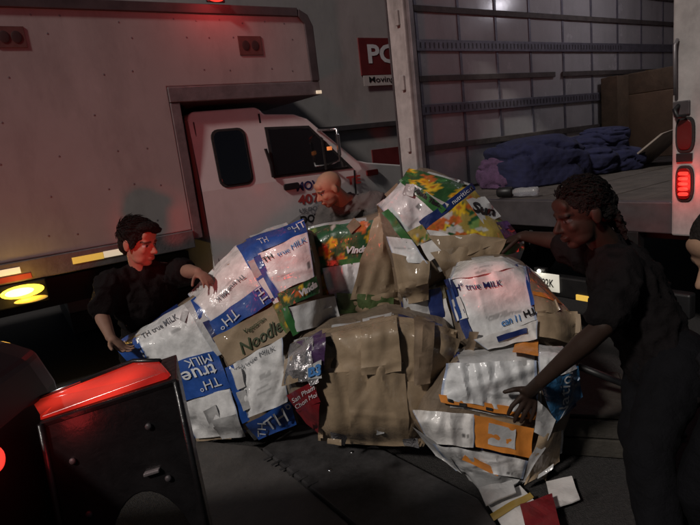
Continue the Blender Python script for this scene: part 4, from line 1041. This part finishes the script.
def skin_cols(me, base, c, F, s, hair, beard=None, brow=True, dark=None):
    l_, f_, u_ = F; n = len(me.vertices); co = np.empty(n*3); me.vertices.foreach_get('co', co); co = co.reshape(-1, 3)-np.array(c)
    L3 = np.stack([co@np.array(l_), co@np.array(f_), co@np.array(u_)], 1)/s
    C_ = np.tile(np.array([*base, 1.0]), (n, 1))
    inh = np.linalg.norm(L3, axis=1) < .16
    def mix(mask, col, a=1.0): C_[mask, :3] = C_[mask, :3]*(1-a)+np.array(col)*a
    ax_ = np.abs(L3[:, 0])
    mix(inh & (ax_ < .027) & (np.abs(L3[:, 2]+.064) < .013) & (L3[:, 1] > .08), (base[0]*.75, base[1]*.5, base[2]*.5), .7)
    if beard: mix(inh & (L3[:, 2] < -.045) & (L3[:, 1] > -.01) & ~((ax_ < .026) & (np.abs(L3[:, 2]+.064) < .012)), beard, .6)
    if brow: mix(inh & (np.abs(ax_-.031) < .021) & (np.abs(L3[:, 2]-.026+ax_*.06) < .006) & (L3[:, 1] > .05), hair, .85)
    mix(inh & (np.abs(ax_-.030) < .0135) & (np.abs(L3[:, 2]-.004) < .0055) & (L3[:, 1] > .06), tuple(min(.34, base[0]*2.2) for _ in range(3)), .9)
    mix(inh & (np.abs(ax_-.030) < .006) & (np.abs(L3[:, 2]-.004) < .006) & (L3[:, 1] > .06), (.015, .01, .008), 1)
    mix(inh & (np.abs(ax_-.030) < .016) & (np.abs(L3[:, 2]-.0115) < .0025) & (L3[:, 1] > .06), (.02, .014, .01), .9)
    ca = me.color_attributes.new('Col', 'FLOAT_COLOR', 'POINT'); ca.data.foreach_set('color', C_.ravel())
def torso_prims(mb, pel, chest, neck, lat_s, lat_p, fw, k=1.0, infl=0, lo_t=0):
    N_ = 11
    for i in range(N_):
        t = lo_t+(1-lo_t)*i/(N_-1)
        if t < .6: p = pel.lerp(chest, t/.6)
        else: p = chest.lerp(neck, (t-.6)/.4*.86)
        lat = lat_p.lerp(lat_s, t).normalized()
        ax_ = (neck-pel).normalized(); fr_ = ax_.cross(lat); fr_ = (fr_ if fr_.dot(fw) > 0 else -fr_).normalized()
        rl = np.interp(t, [0, .25, .55, .78, .92, 1], [.165, .148, .172, .178, .15, .085])*k+infl
        rf = np.interp(t, [0, .25, .55, .78, .92, 1], [.118, .108, .122, .110, .085, .065])*k+infl
        mb.ell(p, lat*rl, fr_*rf, ax_*.085)
def person(name, label, J, face, hup, skin, hair, shirtm, trousm, hairkind='short', hs_=1.0, sleeve=.85, beard=None, hands=None, vox=.0062, k=1.0, trous=True, extra_hand=None, hairm=None, jaw=1.0, nose=1.0):
    c = J['head']; F = frame(face, hup); l_, f_, u_ = F
    root = thing(name, Vector((J['pel'].x, J['pel'].y, 0)), label, 'person')
    mb = MB(); head_prims(mb, c, F, hs_, nose, jaw)
    nk = J['neck']; mb.cap(nk, c-u_*.05*hs_-f_*.022, .060*k, .054*k)
    ls = J['shl']-J['shr']; lp_ = J.get('lat_p', ls); fw = J['fwd']
    torso_prims(mb, J['pel'], J['chest'], nk, ls, lp_, fw, k)
    for sd_ in 'lr':
        chain(mb, [nk.lerp(J['sh'+sd_], .55), J['sh'+sd_], J['sh'+sd_].lerp(J['el'+sd_], .5), J['el'+sd_]], [.058, .056*k, .047*k, .038*k])
        e, w = J['el'+sd_], J['wr'+sd_]
        chain(mb, [e, e.lerp(w, .3), e.lerp(w, .75), w], [.038*k, .041*k, .031*k, .026*k])
        if hands and sd_ in hands: hand(mb, w, *hands[sd_])
    if extra_hand: extra_hand(mb)
    hipl = J['pel']+lp_.normalized()*.095; hipr = J['pel']-lp_.normalized()*.095
    for hp, kn, an in ((hipl, J['knl'], J['anl']), (hipr, J['knr'], J['anr'])):
        chain(mb, [hp, hp.lerp(kn, .5), kn, kn.lerp(an, .35), an], [.088, .073, .056, .055, .040])
    me = remesh(mb, 'body', vox); skin_cols(me, skin, c, F, hs_, hair, beard)
    link('body', me, 'skin_attr', root, smooth=True)
    # shirt
    mb = MB(); torso_prims(mb, J['pel'], J['chest'], nk, ls, lp_, fw, k, .026, -.10)
    ms = MB()
    for sd_ in 'lr':
        a, b = J['sh'+sd_], J['el'+sd_]; e = a.lerp(b, sleeve)
        chain(mb, [nk.lerp(a, .5), a, a.lerp(b, .45), e], [.070, .080*k, .076*k, .078*k])
    mb.cap(nk.lerp(J['chest'], .12), nk.lerp(c, .16), .072, .066)
    me = remesh(mb, 'shirt', .011, 3)
    for v, nn in zip(me.vertices, normals(me)):     # cloth folds
        p = v.co.copy(); q = noise.noise(p*7)*.014+(1-abs(noise.noise(Vector((p.x*13, p.y*13, p.z*5)))))**5*.016+(1-abs(noise.noise(p*11+Vector((4, 2, 1)))))**6*.012-.012
        v.co = p+nn*q
    link('shirt', me, shirtm, root, smooth=True)
    if trous:
        mb = MB(); lat = lp_.normalized()
        mb.ell(J['pel'], lat*.19*k, fw.normalized()*.145*k, Z*.13)
        for hp, kn, an in ((hipl, J['knl'], J['anl']), (hipr, J['knr'], J['anr'])):
            chain(mb, [hp, hp.lerp(kn, .5), kn, kn.lerp(an, .45), an+Z*.02], [.105, .09, .078, .074, .068])
        me = remesh(mb, 'trousers', .012, 3)
        for v, nn in zip(me.vertices, normals(me)):
            p = v.co.copy(); v.co = p+nn*(noise.noise(p*8)*.012+noise.noise(p*20)*.006)
        link('trousers', me, trousm, root, smooth=True)
        for an in (J['anl'], J['anr']):
            d = Vector((fw.x, fw.y, 0)).normalized(); mbs = MB()
            mbs.ell(Vector((an.x, an.y, .06))+d*.02, d*.07, d.cross(Z)*.045, Z*.055); mbs.ell(Vector((an.x, an.y, .045))+d*.10, d*.095, d.cross(Z)*.048, Z*.042)
            me = remesh(mbs, 'shoe', .01, 2); link('shoe', me, 'black', root, smooth=True)
    if hairkind == 'bald': return root
    # hair
    mb = MB()
    def P(x, y, z): return c+(l_*x+f_*y+u_*z)*hs_
    def E(p, r): mb.ell(P(*p), l_*r[0]*hs_, f_*r[1]*hs_, u_*r[2]*hs_, 20, 14)
    amp = .006
    if hairkind == 'short':
        E((0, -.020, .050), (.082, .100, .086)); E((0, .055, .100), (.066, .048, .026)); E((.03, .082, .082), (.04, .022, .018)); E((0, -.06, -.01), (.07, .055, .07))
        for sx in (-1, 1): E((sx*.070, .012, .025), (.012, .03, .045))
        amp = .004
    elif hairkind == 'crop':
        E((0, -.018, .048), (.080, .100, .082)); E((0, -.065, -.01), (.066, .048, .06)); amp = .003
    elif hairkind == 'tied':
        E((0, -.024, .045), (.082, .100, .083)); E((0, -.07, -.005), (.07, .055, .06)); E((0, -.105, .01), (.045, .04, .045))
        rn = random.Random(3)
        for q in range(14):
            a = rn.uniform(-1, 1); p0_ = P(a*.05, -.10, .0)
            mb.cap(p0_, p0_+l_*a*.03-f_*rn.uniform(.0, .03)-u_*rn.uniform(.05, .15), .014, .009)
        amp = .006
    me = remesh(mb, 'hair', .006, 2)
    for v, nn in zip(me.vertices, normals(me)):
        p = v.co.copy(); v.co = p+nn*(noise.noise(p*70)*amp+noise.noise(p*160)*amp*.6)
    hair_o = link('hair', me, hairm, root)
    if hairkind in ('short', 'tied', 'crop'):
        rn = random.Random(17); st = MB(); cnt = {'short': 900, 'tied': 800, 'crop': 1}[hairkind]; ln_ = {'short': .040, 'tied': .022, 'crop': .010}[hairkind]
        for _ in range(cnt):
            a = rn.uniform(0, 2*math.pi); zc = rn.uniform(-.35, 1); rr_ = math.sqrt(max(0, 1-zc*zc)); y = math.sin(a)*rr_; x = math.cos(a)*rr_
            if zc < .45 and y > .35: continue
            p0_ = (x*.084, y*.103-.020, zc*.088+.050); nrm = Vector((x, y, zc)); cmb = Vector((.5+.3*rn.random(), .75, -.15)) if hairkind == 'short' else Vector((x*.3, -1, -.3))
            tn = (cmb-nrm*cmb.dot(nrm)); tn = tn.normalized() if tn.length > .01 else Vector((1, 0, 0))
            pts_ = []; q = Vector(p0_); d_ = (tn+nrm*rn.uniform(.0, .32)+Vector((rn.uniform(-.3, .3), rn.uniform(-.3, .3), rn.uniform(-.3, .3)))).normalized(); L_ = ln_*rn.uniform(.5, 1.2)
            for k_ in range(3): pts_.append(P(*q)); q = q+d_*L_/2; d_ = (d_+tn*.4-nrm*.35).normalized()
            st.tube(pts_, [.0024, .0019, .0006], 4)
        st.build('hair_strands', hairm, hair_o, kind='stuff')
    return root
M['hair_black'] = mat('hair_black', (.007, .0055, .005), .7, spec=.2, var=.4, vscale=90, bump=.6, bscale=160)
M['hair_grey'] = mat('hair_grey', (.022, .018, .016), .8, spec=.15, var=.4, vscale=90, bump=.4, bscale=160)
M['shirt_black'] = mat('shirt_black', (.008, .0065, .007), .85, spec=.12, var=.3, vscale=20, bump=.3, bscale=60)
M['shirt_grey'] = mat('shirt_grey', (.10, .086, .082), .9, var=.2, vscale=20, bump=.3, bscale=60)
M['belt'] = M['black']
M['trousers_dark'] = mat('trousers_dark', (.006, .006, .0075), .85, spec=.12, var=.3, vscale=20, bump=.3, bscale=60)
M['jacket_dark'] = mat('jacket_dark', (.016, .016, .019), .6, spec=.12, var=.3, vscale=20, bump=.4, bscale=40)
LIGHT, TAN, DARK = (.28, .16, .115), (.36, .22, .145), (.032, .018, .013)

# left man
def leg(pel, lat, fw, kz, bend, az=.085):
    lat = lat.normalized(); fw = Vector((fw.x, fw.y, 0)).normalized(); o = {}
    for s_, sg in (('l', 1), ('r', -1)):
        h = pel+lat*.095*sg; o['an'+s_] = Vector((h.x+lat.x*.05*sg, h.y+lat.y*.05*sg, az)); o['kn'+s_] = h.lerp(o['an'+s_], .5)+fw*bend
    return o
fwd = Vector((.62, -.78, -.25)).normalized(); lat = Vector((.78, .62, 0))
J = dict(head=at(139, 243, 3.12), neck=at(141, 270, 3.16), chest=at(146, 298, 3.20), pel=at(150, 345, 3.36), shl=at(172, 272, 3.26), shr=at(110, 284, 3.06), fwd=fwd)
J['ell'] = at(186, 271, 3.06); J['wrl'] = at(198, 272, 2.88); J['elr'] = at(100, 312, 3.0); J['wrr'] = at(111, 338, 2.86)
J.update(leg(J['pel'], lat, fwd, .45, .07)); J['lat_p'] = lat
person('person', 'man with short dark hair in black shirt lifting the left bale', J, Vector((.88, -.38, -.24)), Vector((.2, -.05, 1)), LIGHT, (.02, .014, .01), 'shirt_black', 'trousers_dark', 'short', 1.10, .8,
       hands={'l': (Vector((.5, -.55, -.25)), Vector((-.1, .1, -1)), Vector((.3, -.8, .2)), .8, .1, .86), 'r': (Vector((.6, -.3, -.5)), Vector((.3, 0, 1)), Vector((-.2, -.8, .2)), .7)}, hairm='hair_black')
# bald man in the middle
fwd = Vector((-.35, -.85, -.5)).normalized(); lat = Vector((.92, -.38, 0))
J = dict(head=at(329, 189, 3.50), neck=at(345, 203, 3.60), chest=at(354, 219, 3.72), pel=at(362, 262, 4.05), shl=at(376, 203, 3.58), shr=at(327, 216, 3.68), fwd=fwd, lat_p=lat)
J['ell'] = at(379, 230, 3.42); J['wrl'] = at(372, 242, 3.26); J['elr'] = at(322, 240, 3.6); J['wrr'] = at(338, 246, 3.38)
J.update(leg(J['pel'], lat, fwd, .45, .1))
person('person', 'bald man in grey t-shirt leaning over the middle of the heap', J, Vector((-.86, -.38, -.42)), Vector((-.3, -.2, .9)), TAN, (.05, .04, .035), 'shirt_grey', 'trousers_dark', 'bald', .93, .55, beard=(.12, .08, .06),
       hands={'l': (Vector((-.3, -.8, -.4)), Vector((0, .1, -1)), Vector((-.9, .2, .2)), .4), 'r': (Vector((.3, -.8, -.4)), Vector((0, .1, -1)), Vector((.9, .2, .2)), .4)}, hairm='hair_grey')
# right man, braced against the lower right bale
fwd = Vector((-.92, .15, -.35)).normalized(); lat = Vector((-.12, -.99, 0))
J = dict(head=at(581, 214, 2.06), neck=at(610, 250, 2.10), chest=at(628, 292, 2.08), pel=at(664, 362, 1.92), shl=at(622, 272, 1.93), shr=at(598, 262, 2.27), fwd=fwd, lat_p=lat)
J['ell'] = at(604, 326, 1.80); J['wrl'] = at(541, 381, 1.94)
J['elr'] = at(562, 242, 2.46); J['wrr'] = at(524, 236, 2.66)
J.update(leg(J['pel'], lat, fwd, .4, .12))
J['anl'] = atz(668, 580, .085); J['knl'] = at(648, 450, 1.66); J['anr'] = atz(668, 530, .085); J['knr'] = at(640, 430, 1.86)
def splay(mb):
    def S(x, y, up):
        h = C.hit(x, y); h2 = min(h if h else 2.1*1.1, 9); d = ray(x, y).normalized(); return CAM+d*(h2-.062-up)
    w = J['wrl']
    pl_ = S(529, 392, .018)
    dd = (pl_-w); side_ = S(516, 394, 0)-S(540, 396, 0)
    tv = side_.normalized(); dn = dd.normalized(); nn = dn.cross(tv).normalized()
    mb.cap(w, pl_, .027, .026)
    mb.ell(pl_, dn*.052, tv*.041, nn*.018)
    for b, m_, t, r in (((520, 398), (512, 406), (508, 414.5), .0098), ((524, 402), (518, 412), (514.5, 421.5), .0102), ((530, 404), (525, 413), (521, 422), .0098), ((536, 402), (534, 411), (530.5, 421), .0088)):
        p0_, p1_, p2_ = S(*b, .018), S(*m_, .020), S(*t, .004)
        pm = p1_.lerp(p2_, .5)+(CAM-p1_).normalized()*.003
        chain(mb, [pl_.lerp(p0_, .4), p0_, p1_, pm, p2_], [r*1.3, r*1.18, r*1.1, r*1.02, r*.88])
    p0_, p1_, p2_ = S(524, 389, .018), S(514, 389.5, .018), S(504.5, 392, .006)
    chain(mb, [pl_.lerp(p0_, .3), p0_, p1_, p2_], [.015, .0135, .0115, .0095])
person('person', 'man in black shirt with tied back hair bracing the right bale, hand spread', J, Vector((-.95, -.12, -.25)), Vector((-.30, .0, .95)), DARK, (.01, .008, .007), 'shirt_black', 'trousers_dark', 'tied', 1.06, .82,
       hands={'r': (Vector((-.75, .55, -.25)), Vector((0, .2, -1)), Vector((-.2, -.9, 0)), .5)}, extra_hand=splay, hairm='hair_black', vox=.0052)
# man cut by the right edge
fwd = Vector((-.98, .1, -.15)).normalized(); lat = Vector((-.10, -.99, 0))
J = dict(head=at(737, 252, 1.30), neck=at(766, 305, 1.34), chest=at(762, 360, 1.36), shl=at(752, 345, 1.17), shr=at(738, 330, 1.52), fwd=fwd, lat_p=lat)
J['pel'] = Vector((J['chest'].x+.06, 1.42, .68))
J['ell'] = J['shl']+Vector((.16, -.06, -.24)); J['wrl'] = J['ell']+Vector((.10, .06, -.22)); J['elr'] = J['shr']+Vector((.14, .06, -.25)); J['wrr'] = J['elr']+Vector((.10, .04, -.22))
J.update(leg(J['pel'], lat, fwd, .4, .10))
person('person', 'man with cropped hair in dark jacket, face half cut by the right edge', J, Vector((-.86, .02, -.45)), Vector((-.45, 0, .88)), TAN, (.03, .025, .02), 'jacket_dark', 'trousers_dark', 'crop', 1.05, .98,
       hands={'l': (Vector((-.5, .4, -.6)), Vector((0, .5, .3)), Vector((-.3, .3, .8)), .9), 'r': (Vector((-.6, .2, -.6)), Vector((0, -.5, .3)), Vector((-.3, -.3, .8)), .9)}, hairm='hair_grey')
